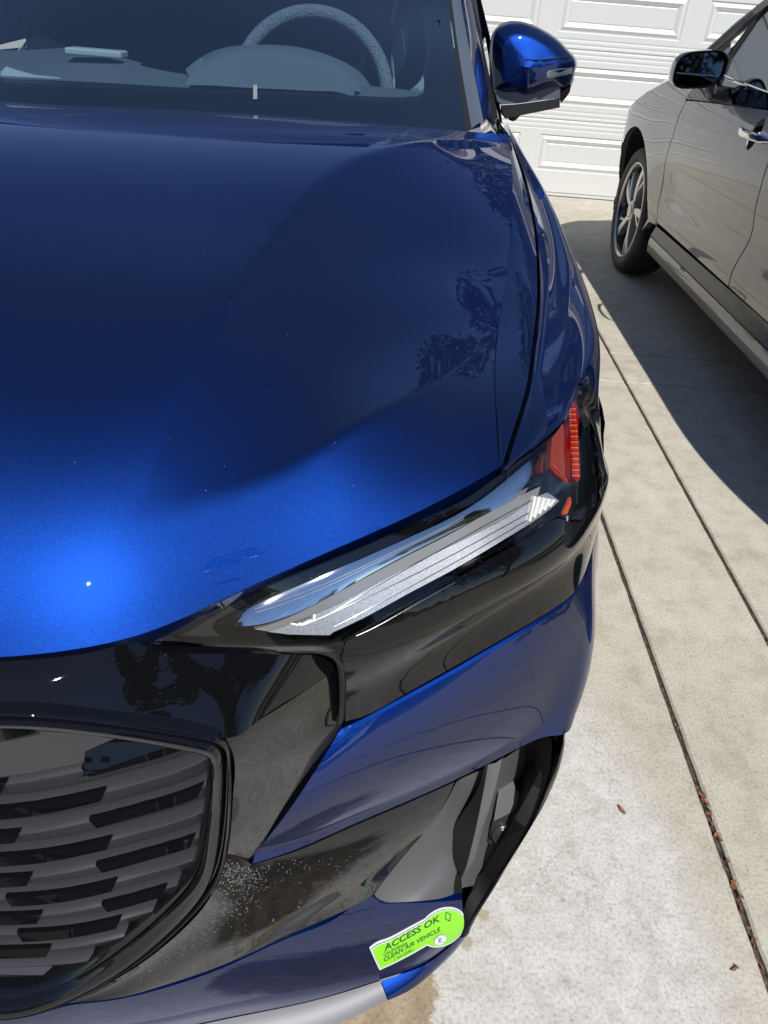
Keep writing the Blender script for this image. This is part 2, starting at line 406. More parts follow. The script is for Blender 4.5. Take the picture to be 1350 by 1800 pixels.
# ------------------------------------------------------------------ house with the white sectional garage door
MT['doorwhite'] = mat('white painted steel door', (.66, .67, .65), .42)
bump(MT['doorwhite'], noise(MT['doorwhite'], 260, 2), .06, .0006)
MT['stucco'] = mat('cream stucco', (.62, .56, .46), .9); bump(MT['stucco'], noise(MT['stucco'], 60, 4), .5, .006)
MT['roof'] = mat('red brown roof tile', (.20, .075, .055), .8)
MT['gutter'] = mat('white gutter paint', (.75, .75, .74), .4)
GY = 6.57
house = thing('garage_house', 'cream house front behind both cars with white garage door and brown eave', 'house', (0, GY, 0))
b = MB()
x0, x1 = -2.36, 3.48
b.box((-7.5, GY+.03, -.02), (x0, GY+.25, 2.75)); b.box((x1, GY+.03, -.02), (9.0, GY+.25, 2.75)); b.box((x0, GY+.03, 2.14), (x1, GY+.25, 2.75))
b.box((-7.5, GY+.25, -.02), (-7.3, GY+8, 2.75)); b.box((8.8, GY+.25, -.02), (9.0, GY+8, 2.75))
b.build('wall', MT['stucco'], house, smooth=False)
door = None
b = MB()
cols = [(-2.16+1.06*k, -2.16+1.06*k+.90) for k in range(6)]
cols = [(c[0]+.005, c[1]+.005) for c in cols]
rows = [(.19, .45), (.66, .92), (1.13, 1.39), (1.60, 1.86)]
# flat field with sunken bevels round each raised panel
prof = [(0, 0), (.004, .006), (.012, .006), (.034, -.004), (.060, .008), (.064, .011), (.070, .008)]
zs = [0.0, .19, .45, .66, .92, 1.13, 1.39, 1.60, 1.86, 2.12]
xe = [x0]+[v for c in cols for v in c]+[x1]
ribs = {3: .555, 5: 1.02, 7: 1.49}
for jz in range(len(zs)-1):
    za, zb = zs[jz], zs[jz+1]
    if (jz % 2) == 0:
        # stile band: the ribbed meeting rails of two sections
        prf = [(za, 0)]
        if jz in (2, 4, 6):
            mid = (za+zb)/2
            for q, dz in ((-.062, .002), (-.030, .002), (0, .006), (.030, .002), (.062, .002)):
                prf += [(mid+q-.009, 0), (mid+q-.002, dz), (mid+q+.002, dz), (mid+q+.009, 0)]
        if jz == 0: prf = [(0.005, 0), (.022, 0), (.024, .008), (.030, .008), (.032, 0)]
        prf += [(zb, 0)]
        b.grid(np.array([[(x, GY+d, z) for x in (x0, x1)] for z, d in prf]))
    else:
        for k in range(len(xe)-1):
            xa, xb = xe[k], xe[k+1]
            if k % 2 == 0:
                b.poly([(xa, GY, za), (xb, GY, za), (xb, GY, zb), (xa, GY, zb)])
            else:
                rr = [[(xa+i_, GY+d, za+i_), (xb-i_, GY+d, za+i_), (xb-i_, GY+d, zb-i_), (xa+i_, GY+d, zb-i_)] for i_, d in prof]
                b.grid(np.array(rr), closed=True); b.poly(rr[-1])
b.box((x0, GY+.012, -.005), (x1, GY+.02, 2.13))
gd = b.build('garage_door', MT['doorwhite'], house, weld=False, smooth=False)
gd['label'] = 'white sectional garage door with long raised panels'
b = MB(); b.box((x0, GY-.006, -.001), (x1, GY+.012, .005)); b.build('bottom_seal', MT['rubber'], house, smooth=False)
b = MB()
for (a, c) in (((x0-.09, GY-.02, 0), (x0-.002, GY+.028, 2.23)), ((x1+.002, GY-.02, 0), (x1+.09, GY+.028, 2.23)), ((x0-.002, GY-.02, 2.135), (x1+.002, GY+.028, 2.23))): b.box(a, c)
b.build('door_frame', MT['gutter'], house, smooth=False)
b = MB(); b.grid(np.array([[(x, GY-.62+s*4.4, 2.62+s*1.55) for x in np.linspace(-8.2, 9.8, 3)] for s in (0, 1)]))
b.grid(np.array([[(x, GY+8.2-s*4.4, 2.62+s*1.55) for x in (-8.2, 9.8)] for s in (0, 1)]))
rf = b.build('roof', MT['roof'], house, smooth=False, solid=.08)
_m = MT['roof']; wv = N(_m, 'ShaderNodeTexWave', Scale=2.2, Distortion=1.5); wv.wave_type = 'BANDS'; wv.bands_direction = 'Y'
g_ = N(_m, 'ShaderNodeNewGeometry'); LK(_m, g_.outputs['Position'], wv.inputs['Vector'])
LK(_m, ramp(_m, wv.outputs['Fac'], [(.1, (.12, .045, .035)), (.6, (.27, .10, .07))]), BS(_m).inputs['Base Color'])
b = MB(); b.box((-8.2, GY-.75, 2.50), (9.8, GY-.63, 2.63)); b.build('gutter', MT['gutter'], house, smooth=False)
b = MB(); b.box((-7.9, GY-.62, 2.46), (9.5, GY+.03, 2.50)); b.build('soffit', MT['gutter'], house, smooth=False)

# ------------------------------------------------------------------ trees, pole and far houses (seen in the paint)
MT['bark'] = mat('grey brown bark', (.13, .10, .08), .95)
def foliage(name, c0, c1):
    m = mat(name, c0, .55); g = N(m, 'ShaderNodeObjectInfo')
    LK(m, ramp(m, noise(m, 2.2, 3), [(.3, c0), (.7, c1)]), BS(m).inputs['Base Color']); return m
MT['leafdark'] = foliage('dark green foliage', (.022, .045, .014), (.06, .095, .03))
MT['leafolive'] = foliage('olive green foliage', (.06, .075, .025), (.16, .17, .07))
def tree(name, label, x, y, h, r, mtl, seed, conical=False, leaves=3600, grp=None, tr=.16, ls=.16):
    q = random.Random(seed); t = thing(name, label, 'tree', (x, y, 0), grp)
    b = MB(); top = h*.9
    pts = [(x+q.uniform(-.15, .15)*i, y+q.uniform(-.15, .15)*i, top*i/5) for i in range(6)]
    b.tube(pts, [tr*(1-i/6.3) for i in range(6)], 9)
    lobes = []
    for k in range(28 if not conical else 44):
        zz = h*q.uniform(.32, .95); a = q.uniform(0, 6.28)
        rr = (r*(1.05-zz/h)*1.2 if conical else r*math.sqrt(max(.1, 1-((zz/h-.62)/.42)**2)))*q.uniform(.45, .95)
        c = (x+rr*math.cos(a), y+rr*math.sin(a), zz); lobes.append((c, (r*q.uniform(.28, .46)) if not conical else r*.36))
        i = min(4, int(zz/top*5*.8)); b.tube([pts[i], ((pts[i][0]+c[0])/2, (pts[i][1]+c[1])/2, (pts[i][2]+c[2])/2-.1), c], [tr*.35, tr*.2, .02], 5)
    b.build('trunk', MT['bark'], t)
    f = MB(); n = leaves
    for _ in range(n):
        c, lr = q.choice(lobes); u = Vector((q.gauss(0, 1), q.gauss(0, 1), q.gauss(0, 1))).normalized()*lr*q.uniform(.5, 1.12)**.6
        p0 = Vector(c)+Vector((u.x, u.y, u.z*.75)); d1 = Vector((q.gauss(0, 1), q.gauss(0, 1), q.gauss(0, .6))).normalized(); d2 = d1.cross(Vector((q.gauss(0, 1), q.gauss(0, 1), q.gauss(0, 1)))).normalized()
        s_ = ls*q.uniform(.6, 1.3)
        f.poly([p0-d1*s_, p0-d2*s_*.45, p0+d1*s_, p0+d2*s_*.45])
    f.build('crown', mtl, t, weld=False, smooth=False)
    return t
tree('broadleaf_tree', 'dense dark green tree rising behind the garage roof', 4.6, 12.6, 8.3, 3.2, MT['leafdark'], 3, leaves=9000, ls=.17, tr=.22)
tree('pine_tree', 'narrow dark conifer beside the street behind the camera, right side', 6.4, -3.2, 8.2, 2.0, MT['leafdark'], 5, True, 5000)
tree('broadleaf_tree', 'rounded street tree behind the camera on the far pavement', -3.2, -17.5, 6.2, 3.0, MT['leafdark'], 8, leaves=5000)
tree('broadleaf_tree', 'tall olive green tree across the street to the left', -12.5, -19.0, 7.5, 3.6, MT['leafolive'], 9, leaves=5000)
tree('broadleaf_tree', 'wide olive green tree across the street to the right', 9.5, -19.5, 6.5, 3.4, MT['leafolive'], 10, leaves=5000)
tree('pine_tree', 'pointed dark cypress across the street', 4.3, -21.5, 8.0, 1.3, MT['leafdark'], 11, True, 3000)
tree('pine_tree', 'slender cypress beside the pointed one across the street', 6.0, -22.0, 6.8, 1.1, MT['leafdark'], 12, True, 2600)
# utility pole and wires across the street
MT['wood'] = mat('weathered pole wood', (.12, .085, .06), .9)
pole = thing('utility_pole', 'weathered wooden utility pole with a crossarm across the street', 'pole', (2.2, -15.6, 0))
b = MB(); b.tube([(2.2, -15.6, 0), (2.25, -15.6, 10.5)], [.17, .12], 12); b.build('shaft', MT['wood'], pole)
b = MB(); b.box((1.0, -15.8, 9.5), (3.5, -15.68, 9.62)); b.build('crossarm', MT['wood'], pole, smooth=False)
for k, (zx, xx) in enumerate(((9.66, 1.2), (9.66, 1.7), (9.66, 3.3), (7.6, 2.2), (7.2, 2.2))):
    b = MB(); b.tube([(x, -15.7, zx-1.1*(1-((x-xx)/24)**2)*(1 if abs(x-xx) < 24 else 0)*0-.9*math.sin(math.pi*min(1, abs(x-xx)/26))) for x in np.linspace(-26, 26, 40)], .016 if k < 3 else .03, 5)
    tag(b.build('power_line', MT['rubber']), ['thin overhead wire at the left end of the crossarm', 'thin overhead wire left of the pole top', 'thin overhead wire at the right end of the crossarm', 'thick overhead cable strung below the crossarm', 'lowest thick overhead cable on the pole'][k], 'wire', 'overhead wires on the pole')
for k, (hx, hw, hh, cl) in enumerate(((-16, 9, 2.9, (.5, .44, .36)), (1.5, 11, 2.8, (.42, .45, .46)), (18, 9, 3.0, (.55, .5, .42)))):
    hm = mat('house stucco %d' % k, cl, .9)
    hs = thing('far_house', ['low tan bungalow across the street to the left', 'low grey bungalow straight across the street', 'low cream bungalow across the street to the right'][k], 'house', (hx, -26, 0), 'houses across the street')
    b = MB(); b.box((hx-hw/2, -30, 0), (hx+hw/2, -24, hh)); b.build('wall', hm, hs, smooth=False)
    b = MB(); r0 = [(hx-hw/2-.5, -30.5, hh+.001), (hx+hw/2+.5, -30.5, hh+.001), (hx+hw/2+.5, -23.5, hh+.001), (hx-hw/2-.5, -23.5, hh+.001)]; r1 = [(hx-hw/2+2.6, -27.1, hh+1.6), (hx+hw/2-2.6, -27.1, hh+1.6), (hx+hw/2-2.6, -26.9, hh+1.6), (hx-hw/2+2.6, -26.9, hh+1.6)]
    b.grid(np.array([r0, r1]), closed=True); b.poly(r1); b.poly(r0[::-1]); b.build('roof', MT['roof'], hs, smooth=False)
    for wx in (-2.6, 2.2):
        b = MB(); b.box((hx+wx, -24.01, .9), (hx+wx+1.6, -23.95, 2.1)); b.build('window', MT['gloss'], hs, smooth=False)

# ------------------------------------------------------------------ grey car parked beside
_Z = [-.1, .18, .27, .31, .36, .42, .55, .70, .80, .88, .95, 1.0, 1.06, 1.25, 1.42, 1.50]
_X = [1.32, 1.300, 1.268, 1.266, 1.283, 1.272, 1.252, 1.236, 1.232, 1.238, 1.258, 1.278, 1.302, 1.400, 1.50, 1.60]
_fx = cspl(_Z, _X)
OCX = 2.13                                          # centre plane of the grey car
def OX(y, z):
    y = np.asarray(y, float); z = np.asarray(z, float); X = _fx(np.ravel(z)).reshape(z.shape)
    f = np.clip((y-4.72)/.61, 0, None); X = X+.26*f**2.4
    g = np.clip((1.9-y)/1.0, 0, None); X = X+.22*g**2.4
    arch = np.exp(-(((y-4.56)/.50)**2+((z-.55)/.30)**2)**2)*.012
    arch += np.exp(-(((y-1.86)/.50)**2+((z-.55)/.30)**2)**2)*.012
    dent = .022*np.exp(-(((z-.56)-(y-3.3)*-.02)/.10)**2)*np.clip((y-1.9)/.5, 0, 1)*np.clip((4.2-y)/.4, 0, 1)
    return np.minimum(X-arch+dent, OCX-.02)
def inpoly(pt, poly):
    x, y = pt; c = False; n = len(poly); j = n-1
    for i in range(n):
        xi, yi = poly[i]; xj, yj = poly[j]
        if (yi > y) != (yj > y) and x < (xj-xi)*(y-yi)/(yj-yi)+xi: c = not c
        j = i
    return c
def densify(pts, h):
    out = []; n = len(pts)
    for i in range(n):
        a, c = np.array(pts[i], float), np.array(pts[(i+1) % n], float); k = max(1, int(np.linalg.norm(c-a)/h))
        out += [tuple(a+(c-a)*t/k) for t in range(k)]
    return out
def trimmed(outline, fn, h, holes=()):
    """triangulated region of a surface given in its own parameters -> MB with rims left to the caller"""
    loops = [densify(outline, h)]+[densify(q, h) for q in holes]
    vs, ed = [], []
    for L in loops:
        b0 = len(vs); vs += L; ed += [(b0+i, b0+(i+1) % len(L)) for i in range(len(L))]
    P0 = loops[0]; us = [p[0] for p in P0]; wz = [p[1] for p in P0]; edge = np.array(vs)
    a = min(us)+h*.5; i = 0
    while a < max(us):
        c = min(wz)+h*.5*(1+(i % 2)*.5)
        while c < max(wz):
            if inpoly((a, c), P0) and not any(inpoly((a, c), L) for L in loops[1:]) and np.min(np.sum((edge-(a, c))**2, axis=1)) > (h*.55)**2: vs.append((a, c))
            c += h
        a += h*.9; i += 1
    r = delaunay_2d_cdt([Vector(v) for v in vs], ed, [], 0, 1e-7)
    co = np.array([tuple(v) for v in r[0]]); fs = []
    for t in r[2]:
        m_ = co[list(t)].mean(axis=0)
        if inpoly(m_, P0) and not any(inpoly(m_, L) for L in loops[1:]): fs.append(tuple(t))
    b = MB(); b.v = [tuple(p) for p in fn(co[:, 0], co[:, 1])]; b.f = fs; b.m = [0]*len(fs)
    return b, [fn(np.array(L)[:, 0], np.array(L)[:, 1]) for L in loops]
def side_fn(side):
    def f(y, z):
        X = OX(y, z)
        if side > 0: X = 2*OCX-X
        return np.stack([X, y, z], axis=1)
    return f
def side_panel(name, outline, parent, mtl, holes=(), h=.03, depth=.03):
    for side in (-1, 1):
        b, loops = trimmed(outline, side_fn(side), h, holes)
        for L in loops:
            L = np.concatenate([L, L[:1]]); r1 = L.copy(); r1[:, 0] += -side*.004; r2 = L.copy(); r2[:, 0] += -side*depth
            b.grid(np.array([L, r2]))
        o = b.build(name, mtl, parent, angle=38)
MT['handle'] = mat('chromed door handle', (.72, .73, .75), .12, 1.0)
car2 = thing('parked_car', 'warm grey hatchback parked nose in beside the blue car, dark sill cladding', 'car', (OCX, 3.2, 0))
def arc(cy, cz, r, a0, a1, n=18): return [(cy+r*math.cos(R(a0+(a1-a0)*i/n)), cz+r*math.sin(R(a0+(a1-a0)*i/n))) for i in range(n+1)]
WY, WZ = 4.50, .332; RY = 1.80
# outlines in (y, z)
side_panel('fender', [(3.994, .372), (4.0, .54), (3.985, .66), (3.935, .80), (3.945, .915), (3.99, 1.0), (4.12, 1.04), (4.35, .99), (4.55, .93), (4.8, .84), (5.05, .74), (5.25, .66), (5.33, .5), (5.33, .26), (4.98, .26)]+arc(4.56, .34, .41, -8, 184, 24)+[(4.12, .36)], car2, MT['silver_paint'])
side_panel('front_door', [(3.988, .386), (2.945, .386), (2.90, .52), (2.846, .63), (2.832, .75), (2.84, .86), (2.86, .985), (3.06, .983), (3.43, .962), (3.70, .948), (3.936, .933), (3.927, .80), (3.977, .66), (3.990, .54)], car2, MT['silver_paint'], holes=[[(3.045+.040*math.cos(a), .905+.052*math.sin(a)) for a in np.linspace(0, 2*math.pi, 25)[:-1]]], h=.025)
side_panel('rear_door', [(2.936, .386), (2.28, .386), (2.20, .60), (1.95, .80), (1.86, .99), (2.85, .989), (2.832, .86), (2.824, .75), (2.838, .63), (2.892, .52)], car2, MT['silver_paint'])
side_panel('rear_quarter', [(2.27, .386), (2.19, .60), (1.94, .80), (1.85, .99), (1.5, 1.02), (1.0, 1.02), (.88, .8), (.86, .5), (.9, .28), (1.38, .28)]+arc(RY, .34, .41, 184, -4, 24), car2, MT['silver_paint'])
side_panel('belt_trim', [(3.965, .938), (3.70, .954), (3.43, .968), (3.06, .989), (1.9, 1.0), (1.9, 1.036), (3.187, 1.036), (3.72, 1.008), (3.97, .985)], car2, MT['gloss'], h=.02)
side_panel('sill_cladding', [(4.0, .318), (4.0, .366), (3.4, .372), (2.6, .381), (2.27, .381), (2.27, .322)], car2, MT['matte'], h=.02)
side_panel('sill', [(4.035, .232), (4.0, .275), (3.99, .314), (2.26, .318), (2.26, .24)], car2, MT['silver_paint'], h=.02)
# chrome strip along the window base
for side in (-1, 1):
    b = MB(); pts = [(y, 1.036+(3.187-y)*(-.04)) for y in np.linspace(1.95, 3.72, 14)]
    b.tube([side_fn(side)(np.array([y]), np.array([z]))[0]+np.array([side*.004, 0, 0]) for y, z in pts], .003, 6); b.build('window_strip', MT['chrome'], car2)
# front and rear ends, bonnet, roof and greenhouse of the grey car
def lofty(rows, name, m_, parent=car2, angle=38, mirror=True, **k):
    b = MB(); G = np.array(rows, float)
    if mirror:
        Gm = G.copy(); Gm[..., 0] = 2*OCX-Gm[..., 0]; G = np.concatenate([G, Gm[:, ::-1][:, 1:]], axis=1)
    b.grid(G); return b.build(name, m_, parent, angle=angle, **k)
def ox(y, z): return float(OX(np.array([y]), np.array([z]))[0])
bon = []
for y, ze, zc in ((4.10, 1.042, 1.07), (4.35, .99, 1.045), (4.6, .915, 1.0), (4.85, .825, .94), (5.05, .74, .87), (5.22, .67, .78), (5.33, .6, .66)):
    xe_ = ox(y, ze); bon.append([(xe_+(OCX-xe_)*t, y, ze+(zc-ze)*math.sin(t*math.pi/2)**.9) for t in np.linspace(0, 1, 8)])
lofty(bon, 'hood', MT['silver_paint'])
fr = [[(ox(5.33, .45)+(OCX-ox(5.33, .45))*t, 5.33+.16*math.sin(t*math.pi/2), z) for t in np.linspace(0, 1, 8)] for z in (.6, .45, .28, .2)]
lofty(fr, 'front_bumper', MT['silver_paint'])
re_ = [[(ox(.87, .6)+(OCX-ox(.87, .6))*t, .87-.12*math.sin(t*math.pi/2)+dy, z) for t in np.linspace(0, 1, 8)] for z, dy in ((.28, .02), (.5, -.01), (.8, 0), (1.02, .09), (1.3, .3))]
lofty(re_, 'tailgate', MT['silver_paint'])
roof = [[(xx+(OCX-xx)*t, y, z+.05*math.sin(t*math.pi/2)) for t in np.linspace(0, 1, 8)] for y, xx, z in ((3.28, 1.52, 1.43), (2.9, 1.50, 1.475), (2.4, 1.50, 1.49), (1.9, 1.51, 1.47), (1.4, 1.55, 1.41), (1.2, 1.58, 1.35))]
lofty(roof, 'roof', MT['silver_paint'])
wsr = [[(xx+(OCX-xx)*t, y+.12*math.sin(t*math.pi/2), z+.02*math.sin(t*math.pi/2)) for t in np.linspace(0, 1, 8)] for y, xx, z in ((4.10, 1.345, 1.05), (3.8, 1.42, 1.23), (3.5, 1.48, 1.36), (3.28, 1.52, 1.43))]
lofty(wsr, 'windshield', MT['sideglass'])
for side in (-1, 1):
    mx = (lambda p: p) if side < 0 else (lambda p: (2*OCX-p[0], p[1], p[2]))
    b = MB(); b.tube([mx(p) for p in ((1.30, 4.16, 1.035), (1.345, 4.05, 1.13), (1.39, 3.92, 1.225), (1.44, 3.76, 1.32), (1.50, 3.42, 1.415), (1.515, 2.9, 1.46), (1.51, 2.3, 1.46), (1.53, 1.7, 1.42), (1.58, 1.25, 1.33))], [.022, .024, .026, .028, .03, .03, .03, .03, .03], 8); b.build('pillar', MT['silver_paint'], car2)
    b = MB(); b.tube([mx(p) for p in ((1.283, 3.735, 1.01), (1.34, 3.80, 1.12), (1.405, 3.785, 1.255), (1.425, 3.75, 1.30))], .011, 6); b.build('window_frame', MT['rubber'], car2)
    b = MB(); b.grid(np.array([[mx(p) for p in ((1.30, 3.71, 1.015), (1.345, 3.79, 1.12), (1.42, 3.76, 1.29), (1.49, 3.42, 1.40))], [mx(p) for p in ((1.303, 2.85, 1.04), (1.365, 2.85, 1.16), (1.43, 2.85, 1.30), (1.50, 2.85, 1.45))]])); b.build('door_window', MT['sideglass'], car2)
    b = MB(); b.grid(np.array([[mx(p) for p in ((1.303, 2.77, 1.04), (1.43, 2.77, 1.30), (1.50, 2.77, 1.45))], [mx(p) for p in ((1.31, 1.95, 1.04), (1.43, 1.90, 1.28), (1.51, 1.8, 1.43))]])); b.build('rear_window', MT['sideglass'], car2)
    b = MB(); b.grid(np.array([[mx(p) for p in ((1.298, 2.85, 1.035), (1.43, 2.85, 1.30), (1.502, 2.85, 1.45))], [mx(p) for p in ((1.298, 2.77, 1.035), (1.43, 2.77, 1.30), (1.502, 2.77, 1.45))]])); b.build('door_pillar', MT['gloss'], car2)
    b = MB(); b.grid(np.array([[mx(p) for p in ((1.295, 3.98, 1.02), (1.33, 4.02, 1.09), (1.372, 3.93, 1.17))], [mx(p) for p in ((1.293, 3.75, 1.015), (1.345, 3.81, 1.12), (1.374, 3.92, 1.172))]])); b.build('quarter_glass', MT['sideglass'], car2)
# interior seen through the side glass
b = MB(); b.grid(np.array([[(x, 3.98, 1.0), (x, 3.78, 1.06), (x, 3.55, 1.045), (x, 3.42, .98), (x, 3.45, .7)] for x in (1.36, 2.9)])); b.build('dashboard', MT['cloth'], car2)
p = at_x(1338, 128, 1.42); b = MB()
for k in range(5):
    b.box((1.40, 3.40, 1.0+k*.018), (1.5, 3.45, 1.006+k*.018))
b.tube([(1.40+.06*math.cos(a), 3.395, 1.04+.055*math.sin(a)) for a in np.linspace(0, 6.1, 20)], .006, 6, closed=True)
b.build('air_vent', MT['silver'], car2)
for sx in (1.62, 2.35):
    b = MB(); b.box((sx, 2.55, .45), (sx+.48, 3.1, .62)); b.box((sx+.02, 2.42, .55), (sx+.46, 2.58, 1.12)); b.box((sx+.12, 2.42, 1.14), (sx+.36, 2.54, 1.32)); b.build('seat', MT['cloth'], car2, bevel=.04)
b = MB(); b.box((1.34, .98, .2), (2.92, 3.95, .34)); b.box((1.36, 3.9, .2), (2.9, 5.2, .58)); b.build('underbody', MT['black'], car2, smooth=False)
# door handle
p = P(('X', 1325, 235, 1.236)); hy = 3.03; hz = .905
b = MB(); G = []
for i, t in enumerate(np.linspace(0, 1, 13)):
    y = hy+.125-.25*t; o_ = .036*math.sin(math.pi*t)**.45+.002; rr = .014*(1 if 0 < i < 12 else .6)
    G.append([(ox(y, hz)-o_+rr*.55*math.cos(a), y, hz+rr*math.sin(a)-.012*math.cos(math.pi*(t-.5))*0) for a in np.linspace(0, 2*math.pi, 11)[:-1]])
b.grid(np.array(G), closed=True); b.poly(G[0][::-1]); b.poly(G[-1]); b.build('door_handle', MT['handle'], car2)
b = MB(); G = []
for r_, d_ in ((0, .034), (.5, .030), (.85, .014), (1.0, -.0015)):
    G.append([(ox(hy+.015+.041*r_*math.cos(a), hz+.053*r_*math.sin(a))+d_+.003, hy+.015+.041*r_*math.cos(a), hz+.053*r_*math.sin(a)) for a in np.linspace(0, 2*math.pi, 25)[:-1]])
b.grid(np.array(G), closed=True); b.build('handle_recess', MT['gloss'], car2)
p = at_x(1093, 256, 1.242); b = MB(); b.grid(np.array([[(ox(4.93+a, z)-.003, 4.93+a, z) for a in (-.05, 0, .05)] for z in (.585, .60, .615, .63)])); b.build('side_marker', MT['amber'], car2, solid=.004)
# door mirror of the grey car
mc = Vector((1.165, 3.62, 1.070))
def rrect(w_, h_, n, e=3.2):
    return [(w_*math.copysign(abs(math.cos(a))**(2/e), math.cos(a)), h_*math.copysign(abs(math.sin(a))**(2/e), math.sin(a))) for a in np.linspace(0, 2*math.pi, n+1)[:-1]]
def mirror_head(parent, c, w_, h_, shellmat, tilt=0.0):
    mh = MB(); G = []
    for dy, s_, dz in ((-.020, .90, 0), (-.032, .955, 0), (-.030, 1.0, 0), (.02, 1.0, 0), (.07, .90, .002), (.105, .62, .004), (.118, .2, .005)):
        G.append([(c.x+x*s_*(1.0), c.y+dy, c.z+z*s_+x*.12+dz) for x, z in rrect(w_, h_, 32)])
    mh.grid(np.array(G), closed=True); mh.poly(G[-1]); return mh.build('mirror_shell', shellmat, parent, angle=50)
sh = mirror_head(car2, mc, .105, .068, MT['gloss'])
b = MB(); b.poly([(mc.x+x*.87, mc.y-.022, mc.z+z*.87+x*.12) for x, z in rrect(.105, .068, 32)]); b.build('mirror_glass', MT['mirror'], sh)
b = MB(); b.tube([(1.225, 3.64, 1.03), (1.262, 3.665, .992), (1.30, 3.70, .975)], [.026, .024, .03], 10); b.build('mirror_arm', MT['silver_paint'], sh)
# wheels
def wheel(car, cx, cy, cz, rt, rr, sgn, spin=0, name='wheel', detail=True):
    """sgn -1: outer face towards -x"""
    w_ = .21; o_ = thing(name, None, None, (cx, cy, cz)); o_.parent = car; o_.location = Vector((cx, cy, cz))-Vector(parent_loc(car))
    X = lambda d: cx-sgn*d                          # d = depth inboard
    n = 72; b = MB(); G = []
    for d, r_ in ((.012, rr+.004), (.002, rr+.012), (-.004, rr+.03), (-.003, rt-.035), (.008, rt-.012), (.03, rt-.001), (.06, rt), (.066, rt-.006), (.070, rt), (.105, rt+.001), (.110, rt-.006), (.115, rt+.001), (.15, rt), (.18, rt-.002), (.2, rt-.014), (.212, rt-.04), (.21, rr+.01)):
        G.append([(X(d), cy+r_*math.cos(a), cz+r_*math.sin(a)) for a in np.linspace(0, 2*math.pi, n+1)[:-1]])
    b.grid(np.array(G), closed=True); b.build('tyre', MT['tyre'], o_, angle=45)
    b = MB(); G = []
    for d, r_ in ((.02, rr+.006), (.004, rr+.004), (.002, rr-.002), (.012, rr-.012), (.03, rr-.018), (.13, rr-.03), (.17, rr-.02)):
        G.append([(X(d), cy+r_*math.cos(a), cz+r_*math.sin(a)) for a in np.linspace(0, 2*math.pi, n+1)[:-1]])
    b.grid(np.array(G[:4]), closed=True); b.grid(np.array(G[3:]), closed=True, mi=1)
    for k in range(5):                             # five twin spokes, broad machined blades and thin partners
        for (a0, w0, w1, off, bend) in ((0, .030, .052, 0, .12), (.26, .012, .020, 1, .20)):
            base = spin+k*2*math.pi/5; rows = []
            for t in np.linspace(0, 1, 9):
                r_ = .045+(rr-.010-.045)*t; a = base+a0*(1-.0)*min(1, t*1.6)+bend*t; wd = (w0+(w1-w0)*t)/2
                d = .020+.030*(1-t)**1.5*0+.018*math.sin(math.pi*t)*(-.4)+(0 if off == 0 else .004)
                ca, sa = math.cos(a), math.sin(a); row = []
                for q, dd in ((-1, .035), (-1, .004), (-.8, 0), (.8, 0), (1, .004), (1, .035)):
                    row.append((X(d+dd), cy+r_*ca-q*wd*sa, cz+r_*sa+q*wd*ca))
                rows.append(row)
            b.grid(np.array(rows))
    G = []
    for d, r_ in ((.05, .058), (.018, .056), (.012, .048), (.014, .034), (.008, .030), (.006, .001)):
        G.append([(X(d), cy+r_*math.cos(a), cz+r_*math.sin(a)) for a in np.linspace(0, 2*math.pi, 25)[:-1]])
    b.grid(np.array(G), closed=True)
    for k in range(5):
        a = spin+k*2*math.pi/5+.6; b.tube([(X(.03), cy+.04*math.cos(a), cz+.04*math.sin(a)), (X(.012), cy+.04*math.cos(a), cz+.04*math.sin(a))], .008, 8)
    b.build('rim', [MT['alloy'], MT['hl_dark']], o_, angle=35)
    b = MB(); G = []
    for r_ in (.001, rr-.03): G.append([(X(.085), cy+r_*math.cos(a), cz+r_*math.sin(a)) for a in np.linspace(0, 2*math.pi, 33)[:-1]])
    b.grid(np.array(G), closed=True); b.build('brake_disc', MT['hl_dark'], o_)
    return o_
MT['alloy'] = mat('machined alloy', (.62, .61, .58), .32, .7)
wheel(car2, 1.262, 4.50, .332, .332, .248, -1, R(96))
wheel(car2, 1.262, RY, .332, .332, .248, -1, R(40))
wheel(car2, 2*OCX-1.262, 4.50, .332, .332, .248, 1, .2)
wheel(car2, 2*OCX-1.262, RY, .332, .332, .248, 1, .9)
for cy in (4.56, RY):
    for side in (-1, 1):
        b = MB(); G = []
        for d in (.012, .26):
            G.append([((ox(y, z)+d) if side < 0 else 2*OCX-ox(y, z)-d, y, z) for y, z in arc(cy, .34, .415, -12, 192, 24)])
        b.grid(np.array(G)); b.poly(G[1]); b.build('wheel_arch_liner', MT['black'], car2)
# ------------------------------------------------------------------ blue car
car = thing('blue_car', 'glossy dark blue electric crossover in the foreground, right front corner close up', 'car', (CARX, 2.4, 0))
W = lambda u, y, z: ('w', u, y, z)
NH = 90
HR, HA = .084, .066
# --- bonnet: front edge, centre line, crest line, rear edge
hood_front = curve([W(0, .308, .845), W(.15, .310, .844), W(.30, .317, .841), (0, 1155, .836), (132, 1141, .836), (262, 1110, .837), (400, 1049, .842), (502, 1003, .847), (600, 960, .854), (700, 916, .862), (800, 866, .871), (878, 822, .880)], 150)
crest = curve([(893, 236, 1.032), (900, 300, 1.008), (901, 370, .977), (896, 440, .947), (886, 510, .926), (874, 580, .911), (868, 650, .903), (871, 740, .892), (878, 822, .880)], NH)
hood_rear = curve([W(0, 1.085, 1.066), (0, 178, 1.063), (400, 198, 1.057), (820, 231, 1.045), (893, 236, 1.032)], 150)
centre = curve([W(0, 1.085, 1.066), W(0, .85, 1.043), W(0, .62, .997), W(0, .46, .937), W(0, .38, .893), W(0, .326, .857), W(0, .308, .845)], NH)
G = coons(hood_rear, hood_front, centre, crest)
